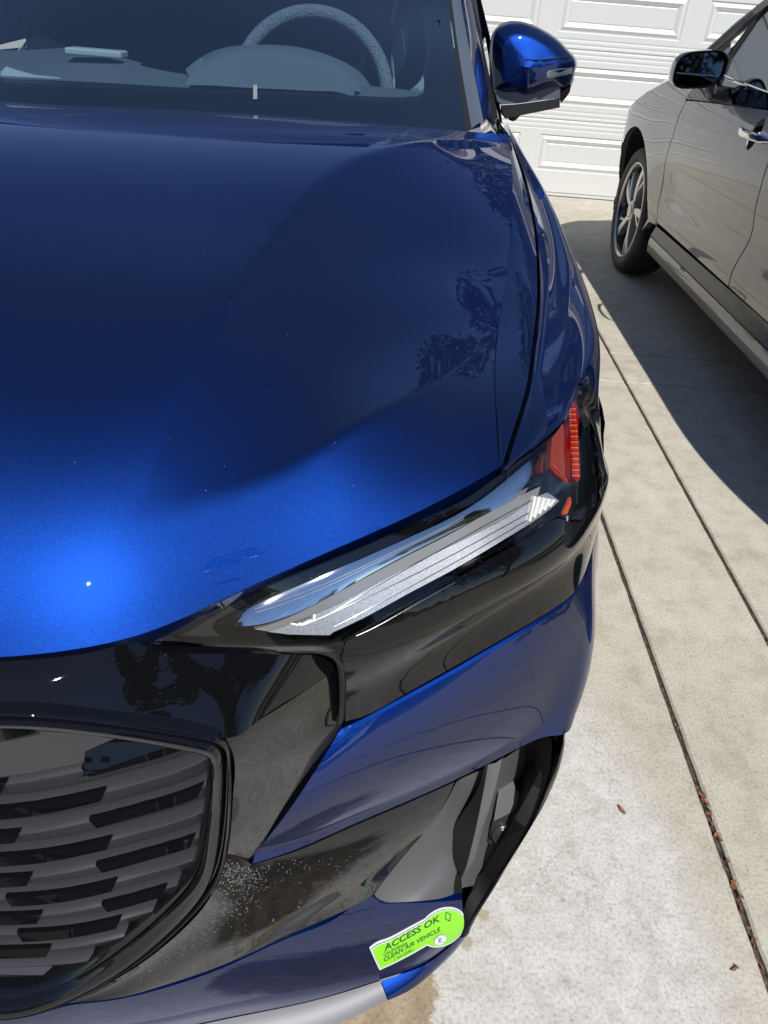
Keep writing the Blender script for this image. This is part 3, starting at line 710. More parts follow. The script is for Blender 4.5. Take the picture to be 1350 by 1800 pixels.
# transverse crown and front roll of the bonnet
n_, m_ = G.shape[1], G.shape[0]
s_ = np.linspace(0, 1, n_)[None, :]; t_ = np.linspace(0, 1, m_)[:, None]
def seg_dist(X, Y, poly):
    """signed distance to an open polyline in plan (positive on its left)"""
    D = np.full(X.shape, 1e9); S_ = np.ones(X.shape)
    for a, c in zip(poly[:-1], poly[1:]):
        d = c-a; L2 = d@d; t = np.clip(((X-a[0])*d[0]+(Y-a[1])*d[1])/L2, 0, 1)
        ex, ey = X-a[0]-t*d[0], Y-a[1]-t*d[1]; q = np.hypot(ex, ey); sg = np.sign(d[0]*(Y-a[1])-d[1]*(X-a[0]))
        k = q < D; D[k] = q[k]; S_[k] = sg[k]
    return D*S_
def on_hood(px, py, grid):
    """the bonnet point seen at a photo pixel"""
    d = RW.T @ (grid.reshape(-1, 3)-EYE).T; X = CX+F*d[0]/-d[2]; Y = CY-F*d[1]/-d[2]
    return grid.reshape(-1, 3)[np.argmin((X-px)**2+(Y-py)**2)]
def plan_line(pix, grid, n=60):
    a = np.array([on_hood(x, y, grid) for x, y in pix])[:, :2]
    t = np.concatenate([[0], np.cumsum(np.hypot(*np.diff(a, axis=0).T))]); return cspl(t, a)(np.linspace(0, t[-1], n))
def smooth(x, a, c): q = np.clip((x-a)/(c-a), 0, 1); return q*q*(3-2*q)
Gbase = G.copy(); dE = np.abs(seg_dist(G[..., 0], G[..., 1], hood_front[:, :2])); dC = np.abs(seg_dist(G[..., 0], G[..., 1], crest[:, :2]))
dR = np.abs(seg_dist(G[..., 0], G[..., 1], hood_rear[:, :2])); wC = smooth(dC, -.03, .15)*(1-np.exp(-dR/.12))
# the bonnet rolls over towards its front edge
Gbase[..., 2] += HR*(1-np.exp(-dE/.098))*np.exp(-dE/.50)*wC
G = Gbase.copy()
# shallow scoop: a crease in front climbs to the headlight, a softer one runs back to the screen
for it in range(3):
    fr_line = plan_line([(225, 921), (300, 908), (380, 882), (470, 838), (560, 790), (650, 738), (740, 685), (812, 640), (880, 585)], G)
    side_line = plan_line([(225, 921), (255, 840), (300, 730), (350, 620), (420, 500), (500, 390), (560, 325), (620, 282), (690, 262), (760, 250)], G)
    dF = seg_dist(Gbase[..., 0], Gbase[..., 1], fr_line); dS = -seg_dist(Gbase[..., 0], Gbase[..., 1], side_line)
    inF = np.clip(dF, 0, None); inS = np.clip(dS, 0, None)
    # slope is lost just behind the front crease and won back slowly
    G = Gbase.copy(); G[..., 2] -= (HA*(1-np.exp(-inF/.085))*(1-np.exp(-inS/.07))*np.exp(-inF/.7))*wC
HOOD = G
gap = curve([(893, 238, 1.030), (916, 300, .997), (935, 380, .962), (942, 440, .941), (944, 490, .928), (942, 550, .918), (935, 610, .911), (920, 700, .901), (901, 760, .892), (882, 820, .882)], NH)
flank = coons(crest.copy(), gap.copy(), vdist=10, bulge=.0015, out=(0, 0, 1))
hoodM = np.concatenate([mirror_pts(G)[:, ::-1][:, :-1], G], axis=1)
b = MB(); b.grid(hoodM); b.grid(flank); b.grid(mirror_pts(flank))
e = hoodM[-1]; b.grid(np.array([e, e+(0, .003, -.004), e+(0, .010, -.022)]))
for g_, sg in ((gap, 1), (mirror_pts(gap), -1)): b.grid(np.array([g_, g_+(-.001*sg, 0, -.003), g_+(-.006*sg, 0, -.03)]))
e = hoodM[0]; b.grid(np.array([e, e+(0, .004, -.008), e+(0, .03, -.02)]))
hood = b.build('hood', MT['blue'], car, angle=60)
# --- fender
fg = gap+(.0045, .001, -.001)
fg = np.concatenate([fg, fg[-1:]+(.004, -.002, -.002)])[:NH]
K = ['gap', 'ridge', 'sil', 'side']
rid = curve([W(.875, 1.85, 1.005), (920, 330, .966), (945, 387, .952), (960, 440, .936), (965, 520, .919), (961, 600, .912), (955, 690, .902), (947, 779, .892), (915, 803, .887), (886, 822, .883)], NH)
sil = curve([W(.925, 2.05, .962), ('u', 940, 310, .93), ('u', 960, 345, .93), ('u', 985, 395, .931), ('u', 1005, 440, .932), ('u', 1025, 495, .933), ('u', 1042, 560, .935), (1056, 628, .868), (1058, 690, .842)], NH)
def spread(curves, m):
    """smooth surface through a list of curves, m rows in all"""
    A = np.array(curves); t = np.concatenate([[0], np.cumsum(np.linalg.norm(np.diff(A.mean(axis=1), axis=0), axis=1))])
    q = np.linspace(0, t[-1], m); f = cspl(t, A.reshape(len(A), -1)); return f(q).reshape(m, A.shape[1], 3)
mid = .52*rid+.48*sil+(0, 0, .006)
mid[-20:] = mid[-20:]*np.linspace(1, 0, 20)[:, None]**1+(1-np.linspace(1, 0, 20)[:, None])*curve([(978, 640, .903), (996, 730, .893)], 20)
sil[-16:] = curve([tuple(['w', sil[-17][0]-CARX, sil[-17][1], sil[-17][2]]), (1046, 640, .879), (1026, 676, .880)], 17)[1:]
sd1 = curve([W(.948, 2.05, .90), W(.952, 1.6, .88), W(.955, 1.2, .87), W(.953, .98, .855), (1050, 712, .842)], NH)
sd2 = curve([W(.950, 2.05, .80), W(.955, 1.6, .79), W(.960, 1.2, .79), W(.955, 1.0, .785), W(.942, .862, .782)], NH)
FO = spread([rid, mid, sil, sd1, sd2], 40)
FI = coons(fg.copy(), rid.copy(), vdist=10, bulge=-.0025, out=(0, 0, 1))
def side_u(y, z):
    y = np.asarray(y, float); z = np.asarray(z, float)
    u = .950+.010*np.exp(-((y-1.3)/.5)**2)-.05*np.clip((z-.80)/.25, 0, 2)**2*0-.03*np.clip((.45-z)/.3, 0, 1)**2
    u = u-.20*np.clip((.95-y)/.45, 0, 1)**2.4
    a = np.exp(-(((y-1.08)/.52)**2+((z-.40)/.44)**2)**3)*.014; a += np.exp(-(((y-3.84)/.52)**2+((z-.40)/.44)**2)**3)*.02
    return u+a
def bside(side):
    def f(y, z): return np.stack([CARX+side*side_u(y, z), y, z], axis=1)
    return f
FWY, FWZ, RWY = 1.08, .355, 3.84
for side in (1, -1):
    k = (lambda g: g) if side > 0 else mirror_pts
    b = MB(); b.grid(k(FI)); b.grid(k(FO)); g_ = k(fg)
    b.grid(np.array([g_, g_+(.001*side, 0, -.003), g_+(.004*side, 0, -.03)]))
    e = k(FO)[:, -1]; b.grid(np.array([e, e+(-.004*side, .006, -.006)])); e = k(FI)[:, -1]; b.grid(np.array([e, e+(-.002*side, .006, -.008)]))
    t_, loops = trimmed([(.86, .778), (1.2, .788), (1.6, .789), (2.05, .799), (2.05, .22), (1.50, .22)]+arc(FWY, FWZ, .405, -18, 150, 20)+[(.74, .68), (.79, .71)], bside(side), .04)
    off = len(b.v); b.v += t_.v; b.f += [tuple(i+off for i in q) for q in t_.f]; b.m += t_.m
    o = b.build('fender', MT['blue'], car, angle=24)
# black arch lip
for cy in (FWY, RWY):
    for side in (1, -1):
        b = MB(); G_ = []
        for q, r_ in ((.001, .425), (.010, .418), (.012, .402), (.008, .392), (-.05, .388)):
            a_ = np.array(arc(cy, FWZ, r_, -18, 198 if cy > 3 else 165, 36)); P0 = bside(side)(a_[:, 0], a_[:, 1]); P0[:, 0] += side*q; G_.append(P0)
        b.grid(np.array(G_)); b.build('wheel_arch_trim', MT['gloss'], car)
        b = MB(); G_ = []
        for d in (.06, .32):
            a_ = np.array(arc(cy, FWZ, .40, -20, 200, 30)); P0 = bside(side)(a_[:, 0], a_[:, 1]); P0[:, 0] = CARX+side*(.93-d); G_.append(P0)
        b.grid(np.array(G_)); b.poly(G_[1]); b.build('wheel_arch_liner', MT['black'], car)
        wheel(car, CARX+side*.935, cy, FWZ, FWZ-.003, .262, side, .4+cy)

# --- headlight
hl_top = curve([(262, 1113, .834), (332, 1089, .836), (420, 1052, .840), (502, 1016, .846), (600, 975, .853), (691, 934, .860), (760, 902, .866), (817, 874, .872), (882, 828, .881), (947, 782, .890), (980, 753, .892), (998, 727, .893), (1007, 698, .888), (1019, 674, .882)], 130)
hl_low = curve([(262, 1300, .70), (400, 1293, .69), (520, 1285, .682), (621, 1268, .685), (691, 1235, .697), (785, 1182, .715), (880, 1128, .731), (974, 1072, .741), (1012, 1040, .743), (1031, 1000, .742), W(.926, .70, .735), W(.938, .78, .720), W(.940, .85, .73)], 130)
hl_left = curve([(262, 1113, .828), (262, 1180, .79), (262, 1300, .70)], 40)
hl_right = curve([(1019, 674, .882), (1036, 674, .872), (1050, 705, .848), (1054, 745, .822), W(.941, .855, .78), W(.940, .85, .73)], 40)
blg = [.006, .009, .013, .016, .016, .016, .015, .013, .009, .004, .001]
HL = coons(hl_top, hl_low, hl_left, hl_right, bulge=blg, out=(.4, -1, .3))
class Patch:
    def __init__(s, G, thr=None):
        s.G = G; s.m, s.n = G.shape[:2]; d = RW.T @ (G.reshape(-1, 3)-EYE).T
        s.X = (CX+F*d[0]/-d[2]).reshape(s.m, s.n); s.Y = (CY-F*d[1]/-d[2]).reshape(s.m, s.n)
        n = np.cross(np.gradient(G, axis=1), np.gradient(G, axis=0)); n /= np.linalg.norm(n, axis=2, keepdims=True)+1e-12
        s.N = n*np.sign(np.sum(n*(EYE-G)))
    def bil(s, A, a, c):
        x = np.clip(np.asarray(a, float)*(s.n-1), 0, s.n-1-1e-9); y = np.clip(np.asarray(c, float)*(s.m-1), 0, s.m-1-1e-9)
        i = x.astype(int); j = y.astype(int); fx = x-i; fy = y-j
        if A.ndim == 3: fx = fx[..., None]; fy = fy[..., None]
        return (A[j, i]*(1-fx)*(1-fy)+A[j, i+1]*fx*(1-fy)+A[j+1, i]*(1-fx)*fy+A[j+1, i+1]*fx*fy)
    def inv(s, px, py):
        k = np.argmin((s.X-px)**2+(s.Y-py)**2); j, i = divmod(k, s.n); a, c = i/(s.n-1), j/(s.m-1)
        for _ in range(12):
            h = .004; a0, a1 = max(0, a-h), min(1, a+h); c0, c1 = max(0, c-h), min(1, c+h)
            fx = s.bil(s.X, a, c)-px; fy = s.bil(s.Y, a, c)-py
            J = np.array([[(s.bil(s.X, a1, c)-s.bil(s.X, a0, c))/(a1-a0), (s.bil(s.X, a, c1)-s.bil(s.X, a, c0))/(c1-c0)], [(s.bil(s.Y, a1, c)-s.bil(s.Y, a0, c))/(a1-a0), (s.bil(s.Y, a, c1)-s.bil(s.Y, a, c0))/(c1-c0)]])
            try: d = np.linalg.solve(J, [fx, fy])
            except Exception: break
            a = float(np.clip(a-np.clip(d[0], -.05, .05), 0, 1)); c = float(np.clip(c-np.clip(d[1], -.05, .05), 0, 1))
        return a, c
    def at(s, a, c, off=0.0):
        p = s.bil(s.G, a, c)
        if np.any(off): p = p+s.bil(s.N, a, c)*np.asarray(off)
        return p
    def cut(s, pix, h, off=0.0, holes=(), aspect=None, smoothn=0):
        """outline given in photo pixels (or ('s',s,t)) -> trimmed piece of this surface, off metres above it"""
        Ls = np.linalg.norm(np.diff(s.G[s.m//2], axis=0), axis=1).sum(); Lt = np.linalg.norm(np.diff(s.G[:, s.n//2], axis=0), axis=1).sum()
        def conv(pp):
            o = []
            for q in pp:
                a, c = (q[1], q[2]) if q[0] == 's' else s.inv(q[0], q[1]); o.append((a*Ls, c*Lt))
            return o
        return trimmed(conv(pix), lambda x, y: s.at(x/Ls, y/Lt, off(x/Ls) if callable(off) else off), h, [conv(q) for q in holes])
def sm(pts, k=6):
    """smooth closed-run helper: spline through pixel points"""
    a = np.array(pts, float); t = np.concatenate([[0], np.cumsum(np.hypot(*np.diff(a, axis=0).T))])
    return [tuple(q) for q in cspl(t, a)(np.linspace(0, t[-1], (len(pts)-1)*k+1))]
def piece(name, patch, pix, mtl, parent, h=.008, off=0.0, turn=.004, holes=(), angle=35, lip=.0012):
    """trimmed skin with a rounded, turned-in edge"""
    b, loops = patch.cut(pix, h, off, holes)
    b2, l2 = None, None
    cen = np.array(b.v).mean(axis=0)
    for L in loops:
        L = np.concatenate([L, L[:1]]); v = EYE-L; v /= np.linalg.norm(v, axis=1, keepdims=True)
        nrm = patch_normals(patch, L)
        b.grid(np.array([L, L-nrm*turn]))
    return b.build(name, mtl, parent, angle=angle)
def patch_normals(patch, L):
    n = patch.N.reshape(-1, 3); g = patch.G.reshape(-1, 3)
    return np.array([n[np.argmin(np.sum((g-p)**2, axis=1))] for p in L])
pHL = Patch(HL)
up_edge = sm([(264, 1115), (332, 1091), (420, 1054), (502, 1018), (600, 977), (691, 937), (760, 905), (817, 877), (882, 831), (947, 785), (980, 756), (998, 729), (1007, 700), (1018, 678)], 3)
lens_outline = up_edge+[('s', 1.0, .25), ('s', 1.0, .5), ('s', 1.0, .85)]+[('s', .97, .99), ('s', .93, .99)]+sm([(1031, 998), (1012, 1037), (974, 1069), (880, 1125), (785, 1179), (691, 1232), (625, 1264), (607, 1268)], 3)+[(608, 1215), (606, 1180), (598, 1162), (582, 1150), (540, 1144), (480, 1143), (385, 1141), (300, 1137), (270, 1126)]
headlight = thing('headlight', None, None, (CARX+.75, .55, .75)); headlight.parent = car; headlight.location = Vector((CARX+.75, .55, .75))-Vector(car.location)
lens_up = up_edge+[('s', 1.0, .25), ('s', 1.0, .45), ('s', 1.0, .66), ('s', .985, .60)]+sm([(1036, 900), (1012, 917), (985, 908), (946, 930), (880, 970), (800, 1018), (720, 1062), (650, 1102), (606, 1127)], 3)+[(600, 1150), (582, 1147), (540, 1144), (480, 1143), (385, 1141), (300, 1137), (270, 1126)]
lens = piece('lens', pHL, lens_up, MT['lens'], headlight, h=.007, off=0.0, turn=.010)
# dark housing bowl under the lens, then the parts in it
piece('housing', pHL, lens_outline, MT['hl_dark'], headlight, h=.012, off=lambda s_: (-.012-.036*(1-smooth(np.asarray(s_), .62, .86)))[:, None], turn=.004)
for i_, ol in enumerate((
    up_edge[:]+[(1008, 712), (990, 748), (968, 775), (930, 805), (880, 846), (817, 893), (760, 923), (691, 956), (600, 998), (502, 1040), (420, 1076), (384, 1096), (376, 1110), (390, 1125), (330, 1126), (280, 1122)],)):
    piece('upper_bezel', pHL, ol, MT['gloss'], headlight, h=.008, off=-.006, turn=.008)
# chrome blade that mirrors the sky
ch = sm([(384, 1097), (420, 1078), (502, 1041), (600, 1000), (691, 958), (760, 926), (817, 897), (880, 852), (930, 812), (966, 788)], 3)+sm([(962, 850), (900, 878), (820, 925), (740, 967), (660, 1010), (560, 1066), (480, 1104), (452, 1113)], 3)+[(420, 1110), (390, 1103)]
c_t = np.array([pHL.at(*pHL.inv(*q), -.0078-.0105*float(1-smooth(q[0], 420, 660))) for q in sm([(386, 1095), (420, 1079), (502, 1042), (600, 1001), (691, 959), (760, 927), (817, 898), (880, 853), (930, 813), (964, 789)], 6)])
c_b = np.array([pHL.at(*pHL.inv(*q), -.0078) for q in sm([(392, 1104), (424, 1108), (500, 1093), (590, 1049), (670, 1003), (745, 963), (820, 924), (880, 892), (925, 868), (962, 850)], 6)])
b = MB(); b.grid(coons(c_t, c_b, vdist=12, bulge=.001, out=(0, -1, 1))); e = c_t; b.grid(np.array([e, e+(0, .016, -.003)])); cr_ = b.build('chrome_reflector', MT['chrome'], headlight)
for f_ in (.42, .55):
    b = MB(); b.tube(list((c_t+(c_b-c_t)*f_)[6:-14]+(0, -.0008, .0006)), .0003, 4); b.build('groove', MT['satin_plain'], cr_)
ct = sm([(962, 851), (900, 879), (820, 926), (740, 968), (660, 1011), (560, 1067), (480, 1105), (452, 1114)], 3)+sm([(476, 1118), (540, 1092), (590, 1070), (680, 1020), (760, 978), (840, 938), (920, 894), (957, 868)], 3)
piece('chrome_edge', pHL, ct, MT['satin_plain'], headlight, h=.006, off=-.0085, turn=.004)
bar = sm([(957, 869), (920, 895), (840, 939), (760, 979), (680, 1021), (590, 1071), (540, 1093), (476, 1119)], 3)+[(510, 1123), (583, 1124)]+sm([(590, 1118), (650, 1088), (720, 1048), (800, 1004), (880, 956), (944, 917)], 3)+[(985, 888), (997, 877), (975, 862)]
bar_o = piece('light_bar', pHL, bar, MT['satin'], headlight, h=.006, off=-.009, turn=.006)
for (q0, q1, q2) in (((540, 1104), (700, 1028), (958, 888)), ((590, 1108), (740, 1026), (948, 905)), ((560, 1098), (690, 1019), (950, 873))):
    st_ = [pHL.at(*pHL.inv(*q), -.0082) for q in sm([q0, q1, q2], 12)]
    b = MB(); b.tube(st_, .0004, 5); b.build('groove', MT['hl_dark'], bar_o)
for k in range(5):                                  # stepped teeth at the outer end of the bar
    x = 946+k*9.0; b, L_ = pHL.cut([(x, 868+k*1.6), (x+5.5, 870+k*1.6), (x+3.5-8, 915-k*6.5), (x-8-2, 912-k*6.5)], .006, -.0066)
    L_ = np.concatenate([L_[0], L_[0][:1]]); b.grid(np.array([L_, L_-patch_normals(pHL, L_)*.004])); b.build('tooth', MT['white'], bar_o, angle=25)
# lower gloss cover
low = sm([(607, 1129), (650, 1104), (720, 1064), (800, 1020), (880, 972), (946, 932), (985, 911), (1012, 920), (1036, 903)], 3)+[('s', .985, .605), ('s', 1.0, .665), ('s', 1.0, .85), ('s', .97, .99), ('s', .93, .99)]+sm([(1031, 998), (1012, 1037), (974, 1069), (880, 1125), (785, 1179), (691, 1232), (625, 1264), (607, 1268)], 3)+[(608, 1215), (606, 1180), (601, 1155)]
piece('lower_cover', pHL, low, MT['gloss'], headlight, h=.008, off=.0, turn=.012)
b = MB(); b.tube([pHL.at(*pHL.inv(x, y), -.0001) for x, y in sm([(626, 1118), (640, 1112), (700, 1080), (760, 1046), (800, 1024)], 6)], .0004, 5); b.build('groove', MT['matte'], headlight)
# amber and red reflectors at the outer end
piece('turn_signal', pHL, [(998, 735), (1001, 790), (1004, 842), (992, 834), (978, 820), (978, 790), (979, 764), (988, 748)], MT['red_clear'], headlight, h=.006, off=-.007, turn=.006)
piece('turn_signal', pHL, [(977, 817), (980, 816), (1004, 840), (1004, 846)], MT['amber'], headlight, h=.005, off=-.004, turn=.004)
mk = piece('side_marker', pHL, [(1004, 706), (1011, 698), (1019, 702), (1021, 760), (1024, 800), (1027, 838), (1022, 846), (1014, 838), (1009, 790), (1006, 740)], MT['red'], headlight, h=.005, off=-.004, turn=.008)
for k in range(26):
    t = k/25; x = 1007+8*t+1.5*math.sin(t*3); y = 712+124*t
    q = pHL.at(*pHL.inv(x, y), -.002); b = MB(); b.tube([q-(.0035, 0, 0), q+(.0035, .001, 0)], .0013, 6)
    b.build('ridge', MT['amber'] if k % 2 else MT['red'], mk)
piece('corner_reflector', pHL, [(998, 898), (1004, 886), (1010, 872), (1011, 884), (1004, 902), (999, 904)], MT['amber'], headlight, h=.004, off=-.004, turn=.003)
b = MB(); b.tube([pHL.at(*pHL.inv(x, y), -.003) for x, y in ((984, 945), (996, 938), (1001, 925), (1002, 906))], .0012, 6); b.build('wire_clip', MT['silver'], headlight)

# --- gloss black trim between bonnet, headlight and grille
def full(pts, n):                                   # run from the centre line outwards
    return curve(pts, n)
bk_top = full([W(0, .292, .842), W(.25, .300, .838), (0, 1163, .832), (110, 1154, .830), (200, 1136, .829), (240, 1128, .826), (262, 1140, .820), (300, 1148, .814), (385, 1149, .802), (480, 1150, .790), (550, 1151, .773), (586, 1156, .757), (599, 1172, .745)], 150)
bk_bot = full([W(0, .275, .822), W(.25, .284, .820), (0, 1242, .814), (108, 1247, .807), (241, 1263, .790), (361, 1283, .769), (397, 1297, .762), (460, 1262, .757), (530, 1218, .750), (599, 1173, .745)], 150)
UP = coons(bk_top, bk_bot, vdist=26, bulge=[.0015, .0015, .0015, .001, 0], out=(0, -1, 1))
lo_l = curve([(397, 1298, .762), (407, 1320, .744), (408, 1387, .688), (404, 1459, .633), (400, 1500, .60)], 40)
lo_r = curve([(599, 1173, .745), (600, 1225, .705), (598, 1274, .672), 'c', (595, 1295, .656), 'c', (448, 1512, .551)], 40)
lo_t = curve([(397, 1298, .762), (460, 1263, .757), (530, 1219, .750), (599, 1173, .745)], 40)
lo_b = curve([(400, 1500, .60), (448, 1512, .551)], 40)
LO = coons(lo_t, lo_b, lo_l, lo_r, bulge=.002, out=(.3, -1, 0))
UPm = np.concatenate([mirror_pts(UP)[:, ::-1][:, :-1], UP], axis=1)
trim = panel('front_trim', [UPm, LO, mirror_pts(LO)], MT['gloss'], car, turn=(0, .02, -.004), angle=14, edges=['TB', 'LRB', 'LRB'])
# --- grille frame
f_out = [W(0, .268, .826), W(.25, .277, .823), (0, 1245, .816), (108, 1250, .809), (241, 1266, .792), (361, 1286, .771), (388, 1294, .765), (401, 1305, .755), (407, 1330, .737), (408, 1387, .690), (404, 1459, .635), (392, 1522, .583), (366, 1575, .530), (308, 1637, .470), (241, 1690, .425), (168, 1734, .388), (110, 1762, .366), (48, 1781, .352), (0, 1786, .346), W(.2, .298, .336), W(0, .290, .334)]
f_in = [W(0, .284, .792), W(.25, .291, .791), (0, 1274, .791), (108, 1279, .785), (200, 1292, .773), (289, 1309, .757), (345, 1322, .745), (358, 1330, .738), (361, 1348, .724), (357, 1411, .672), (347, 1474, .618), (335, 1530, .568), (289, 1588, .512), (217, 1651, .455), (144, 1704, .412), (92, 1728, .390), (50, 1740, .380), (20, 1744, .376), (0, 1745, .374), W(.2, .305, .366), W(0, .297, .365)]
nf = 240
def fcurve(pts):
    A = np.array([P(q) for q in pts]); return A
def resA(A, n, t):                                  # common parameter for both outlines
    return cspl(t, A)(np.linspace(0, t[-1], n))
Ao, Ai = fcurve(f_out), fcurve(f_in)
tt = np.concatenate([[0], np.cumsum(np.linalg.norm(np.diff((Ao+Ai)/2, axis=0), axis=1)**.75)])
Co, Ci = resA(Ao, nf, tt), resA(Ai, nf, tt)
prof_f = [(0, .016), (.00, -.001), (.02, -.004), (.07, -.0055), (.13, -.004), (.17, .001), (.20, .001), (.24, -.006), (.32, -.0095), (.45, -.0100), (.60, -.0085), (.72, -.004), (.76, .001), (.79, .0015), (.82, -.001), (.92, .001), (1.0, .006), (1.02, .022)]
G = np.array([Co+(Ci-Co)*t+np.array([.35*d*-1 if False else 0, d, 0])*1.0 for t, d in prof_f])
Gm = mirror_pts(G)
grille = thing('grille', None, None, (CARX, .33, .6)); grille.parent = car; grille.location = Vector((CARX, .33, .6))-Vector(car.location)
b = MB(); b.grid(G); b.grid(Gm); b.build('grille_frame', MT['gloss'], grille, angle=40)
# --- grille panel: rows of staggered steps
_us = [-.7, -.60, -.56, -.51, -.44, -.34, -.2, 0, .2, .34, .44, .51, .56, .60, .7]; _ys = [.46, .39, .366, .352, .332, .322, .308, .305, .308, .322, .332, .352, .366, .39, .46]
_fy = cspl(_us, _ys)
def Yg(u, z): return _fy(np.ravel(u)).reshape(np.shape(u))-.05*(np.asarray(z)-.6)+.004
ez = Ci[:, 2]; eu = Ci[:, 0]-CARX
def umax(z):
    i0 = int(np.argmin(np.abs(eu-.36)+(ez < .7)*9)); best = .3
    for i in range(i0, nf-1):
        if (ez[i]-z)*(ez[i+1]-z) <= 0: return max(.05, float(eu[i]))+.012
    return .58 if z > .6 else .36
rows_z = [.7225-.0335*k for k in range(11)]
def zl(k, u): u = np.abs(u); return rows_z[k]+.10*(u-.45)+2.0*np.clip(u-.47, 0, None)**2
b = MB()
def strip(k0, k1, top=None):
    nu = 60; rows_ = []
    for f_, d in ((0.0, .006), (.015, -.0004), (.10, -.0050), (.13, -.0054), (.5, -.001), (.85, .003), (1.0, .006)):
        zc = rows_z[k0]*(1-f_)+(rows_z[k1] if k1 < len(rows_z) else .36)*f_
        um = min(umax(max(zc, .372)), .585); uu = np.linspace(-um, um, nu)
        za = zl(k0, uu) if top is None else np.full(nu, top); zb = zl(k1, uu) if k1 < len(rows_z) else np.full(nu, .362)
        z_ = za*(1-f_)+zb*f_
        rows_.append(np.stack([uu+CARX, Yg(uu, z_)+d, z_], axis=1))
    b.grid(np.array(rows_))
for k in range(len(rows_z)-1): strip(k, k+1)
uu = np.linspace(-.575, .575, 80)
b.grid(np.array([np.stack([uu+CARX, Yg(uu, z_)+d, z_+0*uu], axis=1) if f_ is None else np.stack([uu+CARX, Yg(uu, zl(0, uu)*f_+.80*(1-f_))+d, zl(0, uu)*f_+.80*(1-f_)], axis=1) for f_, z_, d in ((0, .8, .02), (.35, .77, .012), (.8, .74, -.001), (.94, .73, -.0045), (.97, .725, -.003), (1.0, .722, .005))]))
z9 = rows_z[-1]; um = .40; uu = np.linspace(-um, um, 40); b.grid(np.array([np.stack([uu+CARX, Yg(uu, z_)+d, z_+0*uu], axis=1) for z_, d in ((z9, .004), (z9-.004, -.004), (.34, .004))]))
b.build('grille_panel', MT['matte'], grille, angle=30)
def insert(k, ua, ub, h=.0165):
    h = .0075; dd_ = h*math.tan(R(30+.8*k))
    ua, ub = sorted((ua, ub)); sg = 1 if (ua+ub) > 0 else -1
    n = 12; rows_ = []
    for f_, d, sh in ((-.08, .004, 0), (-.08, -.0035, 0), (-.02, -.0056, .0005), (.94, -.0056-dd_*.9, .006), (.99, -.0050-dd_*.9, .0065), (1.0, .004, .007)):
        a = np.linspace(ua+sh*(1 if sg > 0 else .6), ub-sh*(.6 if sg > 0 else 1), n); z_ = zl(k, a)-.0015-h*f_*(1-0*k)
        rows_.append(np.stack([a+CARX, Yg(a, z_)+d, z_], axis=1))
    G_ = np.array(rows_); q = MB(); q.grid(G_)
    for e in (G_[:, 0], G_[:, -1]): q.grid(np.array([e, e+(0, .008, 0)]))
    q.build('gloss_insert', MT['gloss'], grille, angle=30)
for k in range(9):
    um = umax(rows_z[k]-.012)-.010; dr = .0058*(k//2)
    sp_ = [(.474-dr, um), (.345-dr, .424-dr), (.215-dr, .294-dr), (.085-dr, .164-dr)] if k % 2 == 0 else [(.394-dr, .486-dr), (.265-dr, .344-dr), (.135-dr, .214-dr), (.005, .084-dr)]
    for a, c in sp_:
        c = min(c, um)
        if c-a > .02:
            for sg in (1, -1): insert(k, sg*a, sg*c, .0165 if k < 4 else .013)
# gloss blades in the plain upper field
for sg in (1, -1):
    q = MB(); A = [(.478, .750), (.533, .771)] ; us_ = np.linspace(.478, .545, 10); G_ = np.array([np.stack([sg*us_+CARX, Yg(us_, .75)+d, .7385+(us_-.478)*.35+o_], axis=1) for o_, d in ((.0015, .006), (0, -.001), (-.015, -.012), (-.0165, .004))]); q.grid(G_)
    q.build('gloss_insert', MT['gloss'], grille, angle=30)
    us_ = np.linspace(.30, .452, 10); q = MB(); G_ = np.array([np.stack([sg*us_+CARX, Yg(us_, .77)+d, .768+o_*(1-((us_-.30)/.152)**3*.8)+.004*(us_-.3)/.15], axis=1) for o_, d in ((.012, .012), (.011, .000), (-.012, -.004), (-.013, .006))]); q.grid(G_)
    q.build('gloss_insert', MT['gloss'], grille, angle=30)

# --- blue bumper below the headlight
bu_top = curve([(593, 1292, .664), (640, 1270, .673), (690, 1243, .683), (785, 1191, .702), (880, 1136, .720), (945, 1097, .730), (986, 1068, .734), (1016, 1040, .736), (1033, 1003, .735), W(.928, .70, .728)], 110)
bu_bot = curve([(444, 1518, .555), (480, 1507, .553), (530, 1489, .551), (600, 1458, .552), (700, 1415, .559), (797, 1372, .569), (870, 1336, .580), (925, 1308, .589), (965, 1294, .594), (985, 1292, .594), W(.903, .59, .590), W(.922, .65, .585)], 110)
bu_l = curve([(593, 1292, .664), (449, 1495, .563), 'c', (444, 1518, .555)], 34)
bu_r = curve([W(.928, .70, .728), W(.932, .69, .66), W(.922, .65, .585)], 34)
BU = coons(bu_top, bu_bot, bu_l, bu_r, bulge=[.006, .010, .013, .014, .014, .013, .012, .010, .006], out=(.3, -1, .2))
n2 = BU.shape[1]
